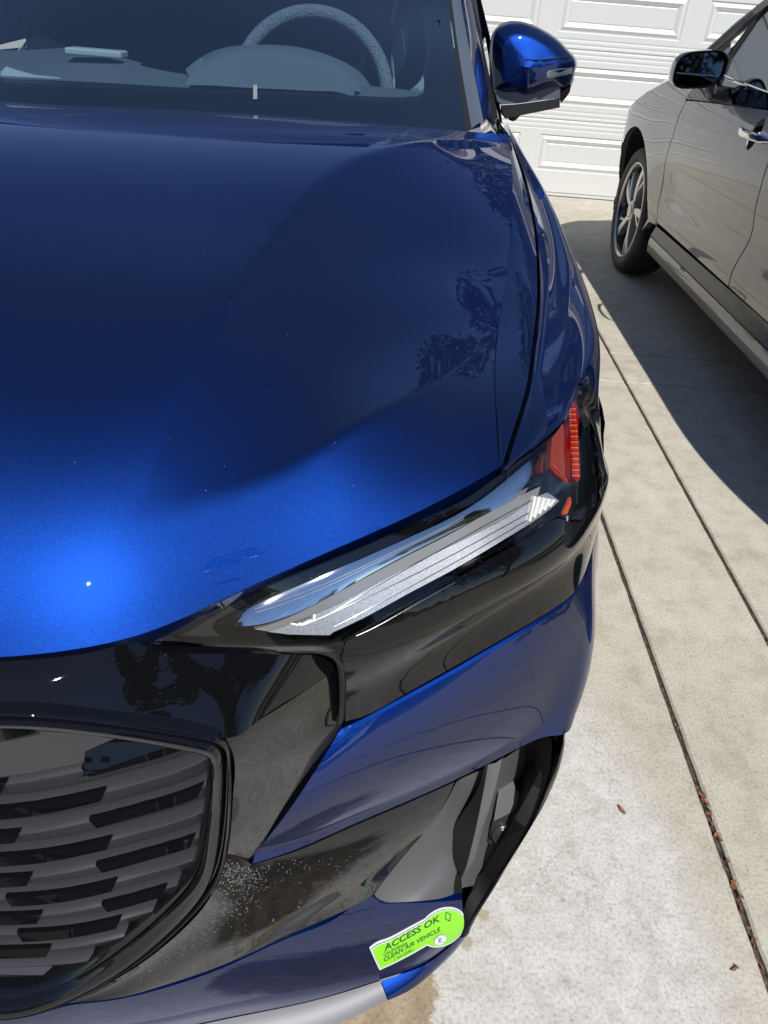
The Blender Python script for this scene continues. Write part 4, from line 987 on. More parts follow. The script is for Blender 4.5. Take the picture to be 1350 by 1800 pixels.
for side in (1, -1):
    k = (lambda g: g) if side > 0 else mirror_pts
    B_ = k(BU); b = MB(); b.grid(B_)
    e = B_[0]; b.grid(np.array([e, e+(-.002*side, .0025, .0012), e+(-.006*side, .010, -.001), e+(-.01*side, .02, -.012)]))
    e = B_[:, 0]; b.grid(np.array([e, e+(.001*side, .004, 0), e+(.004*side, .014, 0)]))
    e = B_[-1]; b.grid(np.array([e, e+(0, .004, -.004), e+(0, .016, -.005)]))
    # side of the bumper, behind the corner, down to the wheel arch
    t_, loops = trimmed([(.70, .728), (.69, .66), (.65, .585), (.59, .59), (.585, .50), (.60, .40), (.64, .30), (.67, .24), (.695, .24), (.685, .36), (.70, .50), (.735, .60), (.760, .700)], bside(side), .02)
    off = len(b.v); b.v += t_.v; b.f += [tuple(i+off for i in q) for q in t_.f]; b.m += t_.m
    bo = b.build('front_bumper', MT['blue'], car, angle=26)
    if side > 0: bumper = bo
# --- gloss black lower fascia (mirrors the paving)
lf_top = curve([(400, 1497, .600), (443, 1520, .553), 'c', (530, 1493, .548), (600, 1462, .549), (700, 1419, .556), (799, 1375, .566)], 80)
lf_bot = curve([(60, 1781, .353), (120, 1764, .362), (180, 1758, .366), (289, 1733, .370), (400, 1694, .378), (520, 1640, .385), (600, 1604, .390), (657, 1573, .397)], 80)
lf_l = curve([(400, 1497, .600), (388, 1530, .574), (366, 1576, .529), (308, 1638, .469), (241, 1691, .424), (168, 1735, .387), (110, 1763, .365), (60, 1781, .353)], 60)
lf_r = curve([(799, 1375, .566), (780, 1408, .538), (733, 1468, .485), (683, 1531, .430), (657, 1573, .397)], 60)
LF = coons(lf_top, lf_bot, lf_l, lf_r, bulge=.004, out=(.3, -1, 0))
pLF = Patch(LF)
for side in (1, -1):
    k = (lambda g: g) if side > 0 else mirror_pts
    lfo = panel('lower_fascia', [k(LF)], MT['gloss'], car, turn=(0, .02, 0), angle=30)
b = MB(); q_ = random.Random(4)
def drop(p, n, r):
    x_ = np.cross(n, (0, 0, 1)); x_ /= np.linalg.norm(x_); y_ = np.cross(n, x_); G_ = []
    for a in (0, .45, .85, 1.2, 1.5): G_.append([p+n*r*.55*math.sin(a)+r*math.cos(a)*(x_*math.cos(c)+y_*math.sin(c)) for c in np.linspace(0, 2*math.pi, 9)[:-1]])
    b.grid(np.array(G_), closed=True); b.poly(G_[-1])
for i in range(1500):
    w_ = q_.random()
    if w_ < .45: x, y = 405+q_.gauss(0, 1)*22+30*q_.random(), 1535+q_.gauss(0, 1)*22
    elif w_ < .85: t_ = q_.random(); x, y = 395-190*t_+q_.gauss(0, 1)*16+22, 1585+115*t_+q_.gauss(0, 1)*12
    else: x, y = q_.uniform(380, 640), q_.uniform(1500, 1640)
    a_, c_ = pLF.inv(x, y)
    if .01 < a_ < .985 and .02 < c_ < .98: drop(pLF.at(a_, c_), pLF.bil(pLF.N, a_, c_), q_.uniform(.0003, .0009)*(1.6 if q_.random() < .08 else 1))
o = b.build('water_drops', MT['water'], lfo if False else car); o['kind'] = 'stuff'
# --- blue lip below it
li_top = curve([W(0, .292, .333), W(.2, .300, .335), (0, 1788, .344), (60, 1784, .351), (120, 1768, .360), (180, 1761, .364), (289, 1737, .368), (400, 1698, .376), (520, 1644, .383), (600, 1608, .388), (656, 1577, .394), (668, 1586, .386), (700, 1588, .382), (735, 1587, .379), (775, 1585, .377), (812, 1582, .372)], 150)
li_bot = curve([W(0, .295, .262), W(.2, .30, .262), (0, 1850, .262), (120, 1838, .262), (250, 1820, .262), (400, 1789, .263), (500, 1769, .264), (600, 1744, .266), (668, 1722, .268), (745, 1694, .276), (806, 1646, .300)], 150)
li_r = curve([(812, 1582, .372), (811, 1602, .350), (806, 1646, .300)], 30)
LI = coons(li_top, li_bot, None, li_r, bulge=.006, out=(.2, -1, 0), vdist=30)
pLI = Patch(LI)
LIm = np.concatenate([mirror_pts(LI)[:, ::-1][:, :-1], LI], axis=1)
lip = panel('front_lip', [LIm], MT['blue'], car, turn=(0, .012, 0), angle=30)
# forward ledge: silver skid plate and its painted end
sk_top = curve([W(0, .283, .260), (0, 1852, .260), (120, 1840, .260), (250, 1822, .260), (400, 1791, .261), (500, 1771, .262), (600, 1746, .264), (668, 1724, .266)], 80)
sk_bot = curve([W(0, .262, .245), (0, 1930, .245), (120, 1915, .245), (250, 1890, .245), (400, 1852, .246), (500, 1828, .247), (600, 1797, .249), (681, 1759, .252)], 80)
SK = coons(sk_top, sk_bot, vdist=10, bulge=.003, out=(0, -.6, 1)); SKm = np.concatenate([mirror_pts(SK)[:, ::-1][:, :-1], SK], axis=1)
b = MB(); b.grid(SKm); e = SKm[-1]; b.grid(np.array([e, e+(0, .004, -.010), e+(0, .03, -.035)])); e = SKm[0]; b.grid(np.array([e, e+(0, .006, -.01)])); b.build('skid_plate', MT['silver'], car, angle=40)
bl_top = curve([(670, 1724, .267), (710, 1711, .270), (745, 1697, .275), (780, 1673, .286), (808, 1648, .299)], 40)
bl_bot = curve([(683, 1758, .252), (725, 1738, .254), (765, 1706, .262), (800, 1672, .274), (826, 1638, .291)], 40)
BLD = coons(bl_top, bl_bot, vdist=10, bulge=.002, out=(0, -.6, 1))
for side in (1, -1):
    B_ = BLD if side > 0 else mirror_pts(BLD); b = MB(); b.grid(B_); e = B_[-1]; b.grid(np.array([e, e+(-.002*side, .006, -.012), e+(-.01*side, .03, -.03)])); e = B_[:, 0]; b.grid(np.array([e, e+(0, .01, -.01)]))
    b.build('lip_corner', MT['blue'], car, angle=50)
# --- air curtain at the bumper corner
def deep(px, py, z, d):
    q = at_z(px, py, z); return at_y(px, py, q[1]+d)
def Q(v): return ('w', v[0]-CARX, v[1], v[2])
vent = thing('air_curtain', None, None, (CARX+.80, .47, .42)); vent.parent = car; vent.location = Vector((CARX+.80, .47, .42))-Vector(car.location)
v_l = curve([(801, 1377, .563), (781, 1409, .536), (734, 1469, .483), (684, 1532, .428), (658, 1571, .396)], 40)
v_r = curve([Q(deep(868, 1345, .57, .035)), Q(deep(850, 1420, .495, .045)), Q(deep(828, 1500, .42, .038)), Q(deep(815, 1560, .385, .012))], 40)
v_t = curve([(801, 1377, .563), Q(deep(835, 1358, .558, .03)), Q(deep(868, 1345, .57, .035))], 26)
v_b = curve([(658, 1571, .396), (666, 1582, .386), (700, 1586, .383), (735, 1584, .382), (775, 1579, .383), Q(deep(815, 1560, .385, .012))], 26)
VF = coons(v_t, v_b, v_l, v_r, bulge=.003, out=(0, -1, 0))
b = MB(); b.grid(VF)
v2t = curve([Q(deep(868, 1345, .57, .035)), Q(deep(925, 1308, .588, .075))], 20); v2b = curve([Q(deep(815, 1560, .385, .012)), Q(deep(856, 1552, .35, .03))], 20)
v2r = curve([Q(deep(925, 1308, .588, .075)), Q(deep(915, 1400, .49, .085)), Q(deep(893, 1480, .40, .065)), Q(deep(856, 1552, .35, .03))], 40)
b.grid(coons(v2t, v2b, v_r, v2r))
b.build('duct_shell', MT['textured'], vent, angle=40)
b = MB(); v3r = curve([(970, 1300, .592), (965, 1360, .53), (940, 1425, .465), (905, 1495, .395), (868, 1548, .35), (835, 1600, .318), (812, 1640, .302)], 40)
v3l = curve([Q(deep(925, 1308, .588, .075)), Q(deep(918, 1400, .49, .085)), Q(deep(893, 1480, .40, .065)), Q(deep(856, 1552, .35, .03)), Q(deep(822, 1580, .36, .01)), (808, 1630, .31)], 40)
b.grid(np.array([v3l, (v3l+v3r)/2+(0, .02, 0), v3r])); b.build('duct_back', MT['black'], vent, angle=40)
op = [P(q) for q in ((801, 1374, .566), (870, 1337, .579), (925, 1309, .588), (972, 1297, .593), (974, 1350, .54), (950, 1410, .478), (917, 1470, .411), (882, 1530, .361), (850, 1580, .327), (810, 1644, .299), (811, 1610, .34), (813, 1577, .376), (735, 1585, .380), (666, 1583, .384), (657, 1571, .396), (733, 1468, .474))]
op = np.array(op+[op[0]])+(0, .005, 0); cc_ = op.mean(axis=0)
b = MB(); b.grid(np.array([op, cc_+(op-cc_)*1.03+(0, .05, 0), cc_+(op-cc_)*1.0+(0, .16, 0)])); b.poly((cc_+(op-cc_)*1.0+(0, .16, 0))[:-1]); b.build('duct_back', MT['black'], vent, angle=40)
# fin
fl = curve([Q(deep(853, 1344, .555, .010)), Q(deep(838, 1390, .52, .010)), Q(deep(800, 1450, .475, .016)), Q(deep(795, 1490, .43, .014)), Q(deep(801, 1520, .405, .010)), Q(deep(811, 1542, .39, .006))], 40)
fr_ = curve([Q(deep(883, 1333, .565, .012)), Q(deep(872, 1380, .525, .002)), Q(deep(858, 1430, .48, -.002)), Q(deep(843, 1480, .43, .0)), Q(deep(829, 1520, .405, .004)), Q(deep(817, 1540, .39, .006))], 40)
fm = curve([Q(deep(858, 1344, .555, .010)), Q(deep(850, 1390, .52, .004)), Q(deep(838, 1450, .475, .0)), Q(deep(826, 1500, .42, .002)), Q(deep(818, 1528, .40, .004)), Q(deep(812, 1541, .39, .006))], 40)
b = MB(); b.grid(np.array([fl, fm])); b.build('fin_face', MT['black'], vent)
b = MB(); b.grid(np.array([fm, (fm+fr_)/2+(0, -.002, 0), fr_, fr_+(.004, .012, 0), fr_+(0, .05, 0)])); b.build('fin', MT['textured'], vent, angle=40)
# bracket with the parking sensor
zb = .43; yb = at_z(880, 1430, .47)[1]+.045
br = [at_y(x, y, yb+d) for x, y, d in ((868, 1443, 0), (876, 1395, .0), (905, 1383, .02), (918, 1408, .02), (913, 1422, .012))]
b = MB(); b.poly(br); bk2 = [q+np.array([.004, .03, -.004]) for q in br]; b.grid(np.array([br+br[:1], bk2+bk2[:1]])); b.build('bracket', MT['silver'], vent, angle=20)
br = [at_y(x, y, yb+d) for x, y, d in ((866, 1444, .0), (916, 1420, .012), (914, 1450, .01), (905, 1470, .004), (864, 1487, -.004), (858, 1480, -.002))]
b = MB(); b.poly(br); bk2 = [q+np.array([.004, .04, -.004]) for q in br]; b.grid(np.array([br+br[:1], bk2+bk2[:1]])); b.build('sensor_mount', MT['matte'], vent, angle=20)
c0 = sum(br[:5])/5*0+at_y(884, 1464, yb+.001); nx = np.cross(br[1]-br[0], br[3]-br[0]); nx *= np.sign(nx@(EYE-c0)); nx /= np.linalg.norm(nx); ax = np.cross(nx, (0, 0, 1)); ax /= np.linalg.norm(ax); ay = np.cross(ax, nx)
b = MB(); G_ = []
for r_, d in ((.0155, -.012), (.0155, .003), (.0145, .004), (.0125, .004), (.0118, .0025), (.0105, .0025), (.0095, .0035), (.0075, .0035), (.0068, .0025), (.0001, .0027)):
    G_.append([c0+nx*d+ax*r_*math.cos(a)+ay*r_*math.sin(a) for a in np.linspace(0, 2*math.pi, 33)[:-1]])
b.grid(np.array(G_), closed=True); b.build('parking_sensor', MT['matte'], vent, angle=30)
# gloss outer cheek of the bumper corner
oc = [W(.922, .65, .585), (991, 1298, .590), (985, 1345, .545), (962, 1400, .487), (930, 1454, .431), (898, 1508, .375), (862, 1568, .333), (840, 1605, .308), (826, 1636, .292)]
oi = [(972, 1297, .594), (976, 1300, .588), (972, 1350, .538), (948, 1410, .478), (915, 1470, .412), (880, 1530, .362), (848, 1580, .328), (825, 1615, .308), (808, 1644, .299)]
Coo, Cii = curve(oc, 60), curve(oi, 60)
for side in (1, -1):
    k = (lambda g: g) if side > 0 else mirror_pts
    back = Coo.copy(); back[:, 1] += .09; back[:, 0] += .02
    G_ = np.array([Cii+(.0, .03, 0), Cii+(0, .002, 0), Cii, Cii*.72+Coo*.28+(.001, -.003, 0), Cii*.3+Coo*.7+(.001, -.003, 0), Coo, Coo+(.004, .010, 0), back])
    b = MB(); b.grid(k(G_)); b.build('corner_cheek', MT['gloss'], car, angle=40)
# dark structure behind the gaps
core = []
b = MB(); us_ = np.linspace(-.80, .80, 41)
def fronty(u): u = np.abs(u); return .36+.06*u+.42*np.clip(u-.48, 0, None)*2.0
b.grid(np.array([np.stack([us_+CARX, fronty(us_)+d, z_+0*us_], axis=1) for z_, d in ((.80, .13), (.72, .085), (.60, .045), (.42, .04), (.26, .03), (.20, .06))]))
b.grid(np.array([np.stack([CARX+us_*(.80/.80)*k_, np.full(41, y_), np.full(41, z_)], axis=1) for y_, z_, k_ in ((.50, .66, .95), (.75, .72, 1.0), (1.2, .88, 1.0), (1.75, .95, 1.03))]))
b.build('inner_structure', MT['black'], car, smooth=False)
# rubber seal strip showing in the bonnet gap
b = MB(); e = UPm[0]+(0, .007, -.012); b.tube(list(e[::3]), .004, 5); b.build('hood_seal', MT['rubber'], car)
b = MB(); q = curve([(400, 1058, .815), (502, 1017, .812), (691, 936, .807), (817, 876, .809), (884, 828, .815), (950, 782, .83), (996, 732, .84)], 60)+(0, .008, -.004); b.tube(list(q), .006, 6); b.build('hood_seal', MT['rubber'], car)
b = MB(); b.tube(list((gap+fg)[::2]/2+(0, 0, -.022)), .006, 6); b.build('hood_seal', MT['rubber'], car)
# dark gasket round the headlight
gk = sm([(597, 1276), (602, 1262), (605, 1220), (603, 1182), (594, 1160), (576, 1149), (530, 1145), (450, 1145), (385, 1143), (300, 1141), (270, 1132), (258, 1120)], 4)
b = MB(); b.tube([pHL.at(*pHL.inv(*q), -.004) for q in gk], .0035, 6); b.build('headlight_gasket', MT['rubber'], car)
b = MB(); gk = sm([(612, 1272), (691, 1239), (785, 1186), (880, 1132), (974, 1077), (1012, 1045), (1031, 1008)], 4); b.tube([P((x, y, .664))+(0, .006, 0) for x, y in gk], .0035, 6); b.build('headlight_gasket', MT['rubber'], car)
# --- windscreen, pillars, cowl
ws_b = curve([W(0, 1.158, 1.055), (0, 181, 1.054), (400, 202, 1.047), (700, 223, 1.038), (818, 231, 1.033)], 60)
ws_b0 = ws_b.copy(); ws_b = ws_b+np.array([0, -.018, -.012])*np.linspace(1, 0, 60)[:, None]**.3
def pil(y): return None
ws_r = curve([(818, 231, 1.033), ('y', 800, 90, 1.66), ('y', 788, 0, 1.90), W(.66, 2.35, 1.47), W(.60, 2.62, 1.56)], 40)
ws_t = curve([W(0, 2.42, 1.60), W(.3, 2.46, 1.59), W(.60, 2.62, 1.56)], 60)
WS = coons(ws_b, ws_t, curve([Q(ws_b[0]), W(0, 1.78, 1.34), W(0, 2.42, 1.60)], 40), ws_r)
WS[..., 1] -= (.05*np.sin(np.pi*np.linspace(0, 1, WS.shape[0]))[:, None]*np.linspace(1, 0, WS.shape[1])[None, :]**.5)*0
pWS = Patch(WS)
WSm = np.concatenate([mirror_pts(WS)[:, ::-1][:, :-1], WS], axis=1)
b = MB(); b.grid(WSm); wsc = b.build('windshield', MT['wsglass'], car, angle=60)
# printed black border just under the glass
def pull(q, d): return q
frit_in = sm([(-400, 118), (0, 133), (150, 139), (350, 151), (560, 160), (700, 167), (738, 164), (752, 158), (764, 142), (768, 110), (766, 60), (760, 0)], 4)
inn = [pWS.inv(x, y) for x, y in frit_in if x >= 0 and y >= 0]; inn = [(0.0, inn[0][1])]+[(float(a), float(c)) for a, c in inn]
a1, c1 = inn[-1]
MT['frit'] = mat('black ceramic border', (.006, .007, .009), .25, 0, .3)
ol_ = [('s', a, c) for a, c in inn]+[('s', a1+(.955-a1)*t, c1+(.93-c1)*t) for t in (.3, .6, 1)]+[('s', .5, .95), ('s', 0, .95), ('s', 0, 1), ('s', .5, 1), ('s', 1, 1), ('s', 1, .6), ('s', 1, .3), ('s', 1, 0), ('s', .5, 0), ('s', 0, 0)]
bq, _l = pWS.cut(ol_, .03, -.004)
b = MB(); b.v = list(bq.v)+[tuple(p) for p in mirror_pts(np.array(bq.v))]; b.f = list(bq.f)+[tuple(i+len(bq.v) for i in q) for q in bq.f]; b.m = [0]*len(b.f); b.build('glass_border', MT['frit'], wsc, angle=60)
# the scraped notch, label and water spots in the border
q = pWS.inv(448, 150); b = MB(); b.grid(np.array([[pWS.at(*pWS.inv(x, y), .0008) for x in (445, 452)] for y in (150, 162, 175)])); b.build('sensor_notch', MT['dash'], wsc)
# toll transponder and paper on the dash
b = MB()
for sgn in (1, -1):
    pass
# A pillar: rubber, grey trim, painted pillar, drip rubber
def strip3(name, pairs, m_, parent, mirror=True, extra=None, angle=40):
    A = curve([p[0] for p in pairs], 40); C_ = curve([p[1] for p in pairs], 40)
    for side in (1, -1):
        k = (lambda g: g) if side > 0 else mirror_pts
        rows_ = [k(A)]
        if extra:
            for t, v in extra: rows_.append(k(A+(C_-A)*t+np.array(v)))
        rows_.append(k(C_)); b = MB(); b.grid(np.array(rows_)); o = b.build(name, m_, parent, angle=angle)
    return o
MT['pillargrey'] = mat('grey pillar moulding', (.09, .11, .14), .35, 0, .3)
up_ = lambda u, y, z: W(u, y, z)
strip3('glass_seal', [((818, 231, 1.033), (829, 226, 1.036)), (('y', 800, 90, 1.66), ('y', 806, 90, 1.66)), (('y', 788, 0, 1.90), ('y', 794, 0, 1.90)), (W(.66, 2.35, 1.47), W(.667, 2.35, 1.47)), (W(.60, 2.62, 1.56), W(.607, 2.62, 1.56))], MT['rubber'], car)
strip3('pillar_moulding', [((829, 226, 1.036), (850, 214, 1.046)), (('y', 806, 90, 1.66), ('y', 826, 90, 1.67)), (('y', 794, 0, 1.90), ('y', 810, 0, 1.91)), (W(.667, 2.35, 1.47), W(.695, 2.37, 1.475)), (W(.607, 2.62, 1.56), W(.63, 2.64, 1.565))], MT['pillargrey'], car, extra=[(.5, (0, -.004, .003))])
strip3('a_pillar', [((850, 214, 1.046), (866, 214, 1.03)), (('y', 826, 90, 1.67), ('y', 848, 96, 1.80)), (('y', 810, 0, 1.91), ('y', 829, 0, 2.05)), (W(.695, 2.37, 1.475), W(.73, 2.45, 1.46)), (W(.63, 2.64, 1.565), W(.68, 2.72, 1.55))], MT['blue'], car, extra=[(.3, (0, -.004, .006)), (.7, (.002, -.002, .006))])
strip3('door_seal', [((866, 214, 1.03), (876, 207, 1.02)), (('y', 848, 96, 1.80), ('y', 853, 98, 1.84)), (('y', 829, 0, 2.05), ('y', 834, 0, 2.10)), (W(.73, 2.45, 1.46), W(.745, 2.48, 1.45)), (W(.68, 2.72, 1.55), W(.70, 2.76, 1.54))], MT['rubber'], car)
# cowl under the bonnet's rear edge
b = MB(); cw = curve([W(0, 1.13, 1.045), (0, 182, 1.047), (400, 203, 1.037), (820, 232, 1.024), (870, 226, 1.0)], 50); cw2 = cw+(0, -.06, -.04); cw3 = cw+(0, .10, .0); A = np.array([cw2, cw+(0, -.005, -.006), cw3+(0, 0, -.02)])
b.grid(A); b.grid(mirror_pts(A)); b.build('cowl', MT['black'], car)
# --- doors, glass and the rest of the body
def band(name, m_, ys, us, zs, parent=car, mirror=True, angle=40, **k):
    """loft: for every station y a list of (u,z)"""
    for side in (1, -1):
        G_ = np.array([[(CARX+side*u, y, z) for u, z in row] for y, row in zip(ys, zip(*[us, zs]) if False else us)])
        b = MB(); b.grid(G_); o = b.build(name, m_, parent, angle=angle, **k)
    return o
def st(y, *uz): return (y, uz)
def loft(name, m_, stations, angle=40, center=False, parent=car):
    o = None
    if center:
        G_ = np.array([[(CARX+u, y, z) for u, z in uz]+[(CARX-u, y, z) for u, z in list(uz)[::-1][1:]] for y, uz in stations]); b = MB(); b.grid(G_); return b.build(name, m_, parent, angle=angle)
    for side in (1, -1):
        G_ = np.array([[(CARX+side*u, y, z) for u, z in uz] for y, uz in stations]); b = MB(); b.grid(G_); o = b.build(name, m_, parent, angle=angle)
    return o
prof_d = [(.905, .968), (.932, .940), (.949, .88), (.950, .78), (.938, .62), (.93, .48), (.935, .38)]
loft('front_door', MT['blue'], [st(y, *[(u-.02*max(0, (2.3-y))*0, z) for u, z in prof_d]) for y in (2.055, 2.3, 2.6, 2.9, 3.02)])
loft('rear_door', MT['blue'], [st(y, *[(u, z) for u, z in prof_d]) for y in (3.03, 3.2, 3.42)])
loft('sill', MT['matte'], [st(y, (.935, .375), (.945, .33), (.93, .24), (.86, .2)) for y in (1.52, 2.2, 3.42)])
loft('rear_quarter', MT['blue'], [st(3.43, *prof_d), st(3.6, (.935, 1.0), (.945, .96), (.955, .9), (.96, .84), (.96, .80), (.96, .785), (.96, .78)), st(4.1, (.915, 1.03), (.93, .98), (.95, .9), (.955, .84), (.955, .80), (.955, .785), (.955, .78)), st(4.3, (.89, 1.05), (.915, 1.0), (.935, .9), (.93, .75), (.92, .6), (.915, .5), (.91, .36)), st(4.6, (.80, 1.05), (.83, 1.0), (.85, .9), (.86, .75), (.86, .6), (.85, .5), (.84, .36))])
loft('tailgate', MT['blue'], [(4.60, ((.80, 1.05), (.84, .8), (.84, .36))), (4.74, ((.5, 1.05), (.5, .8), (.5, .36))), (4.78, ((0, 1.05), (0, .8), (0, .36)))])
loft('rear_window', MT['privacy'], [(4.62, ((.78, 1.05), (.5, 1.06), (0, 1.07))), (4.35, ((.64, 1.42), (.4, 1.46), (0, 1.48)))])
loft('roof', MT['blue'], [(2.42+.2*0, ((.60, 1.565), (.3, 1.595), (0, 1.60))), (2.9, ((.62, 1.60), (.3, 1.635), (0, 1.645))), (3.5, ((.62, 1.58), (.3, 1.62), (0, 1.63))), (4.35, ((.62, 1.44), (.3, 1.47), (0, 1.48)))])
b = MB()
for side in (1, -1):
    b = MB(); b.tube([(CARX+side*u, y, z) for u, y, z in ((.70, 2.62, 1.52), (.69, 3.0, 1.56), (.69, 3.5, 1.54), (.70, 4.0, 1.46), (.74, 4.35, 1.33), (.80, 4.6, 1.07))], [.03, .035, .035, .035, .04, .05], 8); b.build('roof_rail', MT['blue'], car)
    b = MB(); b.grid(np.array([[(CARX+side*u, y, z) for u, y, z in ((.898, 1.96, .972), (.845, 2.06, 1.16), (.75, 2.5, 1.44), (.70, 2.75, 1.53))], [(CARX+side*u, y, z) for u, y, z in ((.903, 2.98, .972), (.86, 2.98, 1.18), (.77, 2.98, 1.42), (.70, 2.98, 1.55))]])); b.build('door_window', MT['sideglass'], car)
    b = MB(); b.grid(np.array([[(CARX+side*u, y, z) for u, y, z in ((.903, 3.08, .972), (.86, 3.08, 1.18), (.77, 3.08, 1.42), (.70, 3.08, 1.55))], [(CARX+side*u, y, z) for u, y, z in ((.90, 4.0, 1.03), (.85, 3.95, 1.15), (.78, 3.85, 1.38), (.72, 3.8, 1.48))]])); b.build('rear_door_window', MT['privacy'], car)
    b = MB(); b.grid(np.array([[(CARX+side*u, y, z) for u, y, z in ((.904, 2.98, .972), (.861, 2.98, 1.18), (.771, 2.98, 1.42), (.701, 2.98, 1.55))], [(CARX+side*u, y, z) for u, y, z in ((.904, 3.08, .972), (.861, 3.08, 1.18), (.771, 3.08, 1.42), (.701, 3.08, 1.55))]])); b.build('door_pillar', MT['gloss'], car)
b = MB(); b.box((CARX-.88, .8, .16), (CARX+.88, 4.6, .30)); b.build('underbody', MT['black'], car, smooth=False)
# belt moulding from the pillar foot to the door
loft('door_sail', MT['gloss'], [st(1.60, (.850, 1.028), (.868, 1.012)), st(1.75, (.862, 1.01), (.883, .985)), st(1.9, (.872, 1.0), (.900, .962)), st(2.08, (.885, .99), (.925, .952))])
loft('headliner', MT['cloth'], [(2.46, ((.60, 1.54), (.3, 1.565), (0, 1.57))), (2.9, ((.64, 1.56), (.3, 1.59), (0, 1.60))), (3.5, ((.64, 1.54), (.3, 1.58), (0, 1.59))), (3.55, ((.80, 1.0), (.3, 1.0), (0, 1.0))), (3.56, ((.85, .4), (.3, .4), (0, .4)))], center=True)
loft('door_card', MT['cloth'], [st(y, (.86, .95), (.87, .90), (.87, .4)) for y in (1.7, 2.4, 3.5)])
# --- door mirror (driver's side shows; its twin stands on the other side)
def mirror_part(side):
    k = (lambda g: g) if side > 0 else mirror_pts
    Y0 = 1.86
    def pp(x, y, d): return at_y(x, y, Y0+d)
    # outline of the housing seen from the front, and the ridge that divides top cap from front face
    O = [(863, 160), (861, 120), (862, 80), (868, 56), (882, 42), (902, 37), (930, 42), (960, 56), (985, 74), (1003, 93), (1014, 111), (1011, 122), (1006, 145), (1002, 152), (985, 158), (960, 162), (945, 168), (928, 171), (905, 168), (880, 168)]
    rear = [pp(x, y, .115) for x, y in O]
    n_o = len(O); cx_, cy_ = 930, 108
    ring = lambda s_, d, dy=0: [pp(cx_+(x-cx_)*s_, cy_+(y-cy_)*s_+dy, d) for x, y in O]
    def rs(pts, n=120):
        a = np.array(pts+[pts[0]]); t = np.concatenate([[0], np.cumsum(np.linalg.norm(np.diff(a, axis=0), axis=1))]); return cspl(t, a)(np.linspace(0, t[-1], n+1))[:-1]
    def fr(s_, d):                                  # front skin: deepest along a ridge from (925,112) to the tip
        out_ = []
        for q, (x, y) in zip(rs(ring(s_, d)), range(72)): out_.append(q)
        return np.array(out_)
    G_ = [rs(ring(.93, .125)), rs(ring(1.0, .115)), rs(ring(1.005, .10)), rs(ring(1.0, .07)), rs(ring(.975, .035)), rs(ring(.90, .008)), rs(ring(.72, -.012)), rs(ring(.45, -.022)), rs(ring(.15, -.026))]
    G_ = np.array(G_); G_ = spread(list(G_), 64); i3 = 22
    # crease: pull the skin forward along the ridge line
    A_, B_, C_ = pp(926, 115, 0), pp(1014, 111, 0), pp(900, 45, 0)
    for a, c, amp, wd in ((pp(924, 118, 0), pp(1012, 106, 0), .005, .022), (pp(924, 118, 0), pp(878, 44, 0), .005, .024), (pp(924, 118, 0), pp(926, 172, 0), .008, .014)):
        d = (c-a)[[0, 2]]; L2 = d@d; X = G_[..., 0]-a[0]; Z = G_[..., 2]-a[2]; t = np.clip((X*d[0]+Z*d[1])/L2, 0, 1); q = np.hypot(X-t*d[0], Z-t*d[1])
        wgt = np.exp(-q/wd); G_[i3:, :, 1] -= (amp*wgt)[i3:]*smooth(np.arange(64-i3), 0, 10)[:, None]
    mi = thing('side_mirror', None, None, (CARX+side*.98, Y0, 1.1)); mi.parent = car; mi.location = Vector((CARX+side*.98, Y0, 1.1))-Vector(car.location)
    # upper cap paint, lower part black
    b = MB(); b.grid(k(G_), closed=True); b.poly(k(G_[-1])); sh = b.build('mirror_shell', MT['blue'], mi, angle=40)
    # rear rim and glass
    R0 = np.array([rs(ring(.93, .125)), rs(ring(.90, .122)), rs(ring(.88, .108))]); b = MB(); b.grid(k(R0), closed=True); b.build('glass_rim', MT['black'], mi)
    b = MB(); b.poly(k(rs(ring(.885, .110)))[::-1]); b.build('mirror_glass', MT['mirror'], mi)
    # seam under the cap
    b = MB(); sm_ = [(924, 105), (950, 105.5), (975, 103), (1000, 100)]
    def onskin(x, y, lift=.001):
        # nearest skin point in the picture
        Gq = G_[i3:].reshape(-1, 3); d = RW.T @ (Gq-EYE).T; X = CX+F*d[0]/-d[2]; Y = CY-F*d[1]/-d[2]; i = np.argsort((X-x)**2+(Y-y)**2)[:4]; wq = 1/((X[i]-x)**2+(Y[i]-y)**2+1); yv = (Gq[i, 1]*wq).sum()/wq.sum()
        return at_y(x, y, yv-lift)
    b.tube([k(onskin(x, y, .0022)[None])[0] for x, y in sm(sm_, 4)], .0014, 6); b.build('seam', MT['black'], mi)
    # repeater lamp
    rp = [(961, 127), (966, 124), (985, 121.5), (1006, 119), (1006, 130), (990, 133), (966, 138), (961, 136)]
    f0 = np.array([onskin(x, y, .0045) for x, y in rp]); c_ = f0.mean(axis=0); f1 = f0+(0, .010, 0)
    b = MB(); b.poly(k(c_+(f0-c_)*.94+(0, -.0012, 0))[::1]); b.grid(k(np.array([np.vstack([c_+(f0-c_)*.94+(0, -.0012, 0), (c_+(f0[:1]-c_)*.94+(0, -.0012, 0))]), np.vstack([f0, f0[:1]]), np.vstack([f1, f1[:1]])]))); b.build('repeater_lamp', MT['repeater'], mi, angle=50)
    # arm and lower cover
    lowc = [(866, 168), (905, 172), (930, 175), (960, 166), (990, 158), (1004, 150), (1003, 158), (996, 170), (985, 181), (984, 190), (940, 200), (888, 208), (876, 196), (868, 182)]
    def slab(pix, d0, d1, m_, name, inset=.9, par=mi):
        a = np.array([pp(x, y, d0) for x, y in pix]); c = a.mean(axis=0); back = np.array([pp(x, y, d1) for x, y in pix]); ins = c+(a-c)*inset+(0, -.006, 0)
        G2 = np.array([back, a, ins]); b = MB(); b.grid(k(G2), closed=True); b.poly(k(ins)); return b.build(name, m_, par, angle=30)
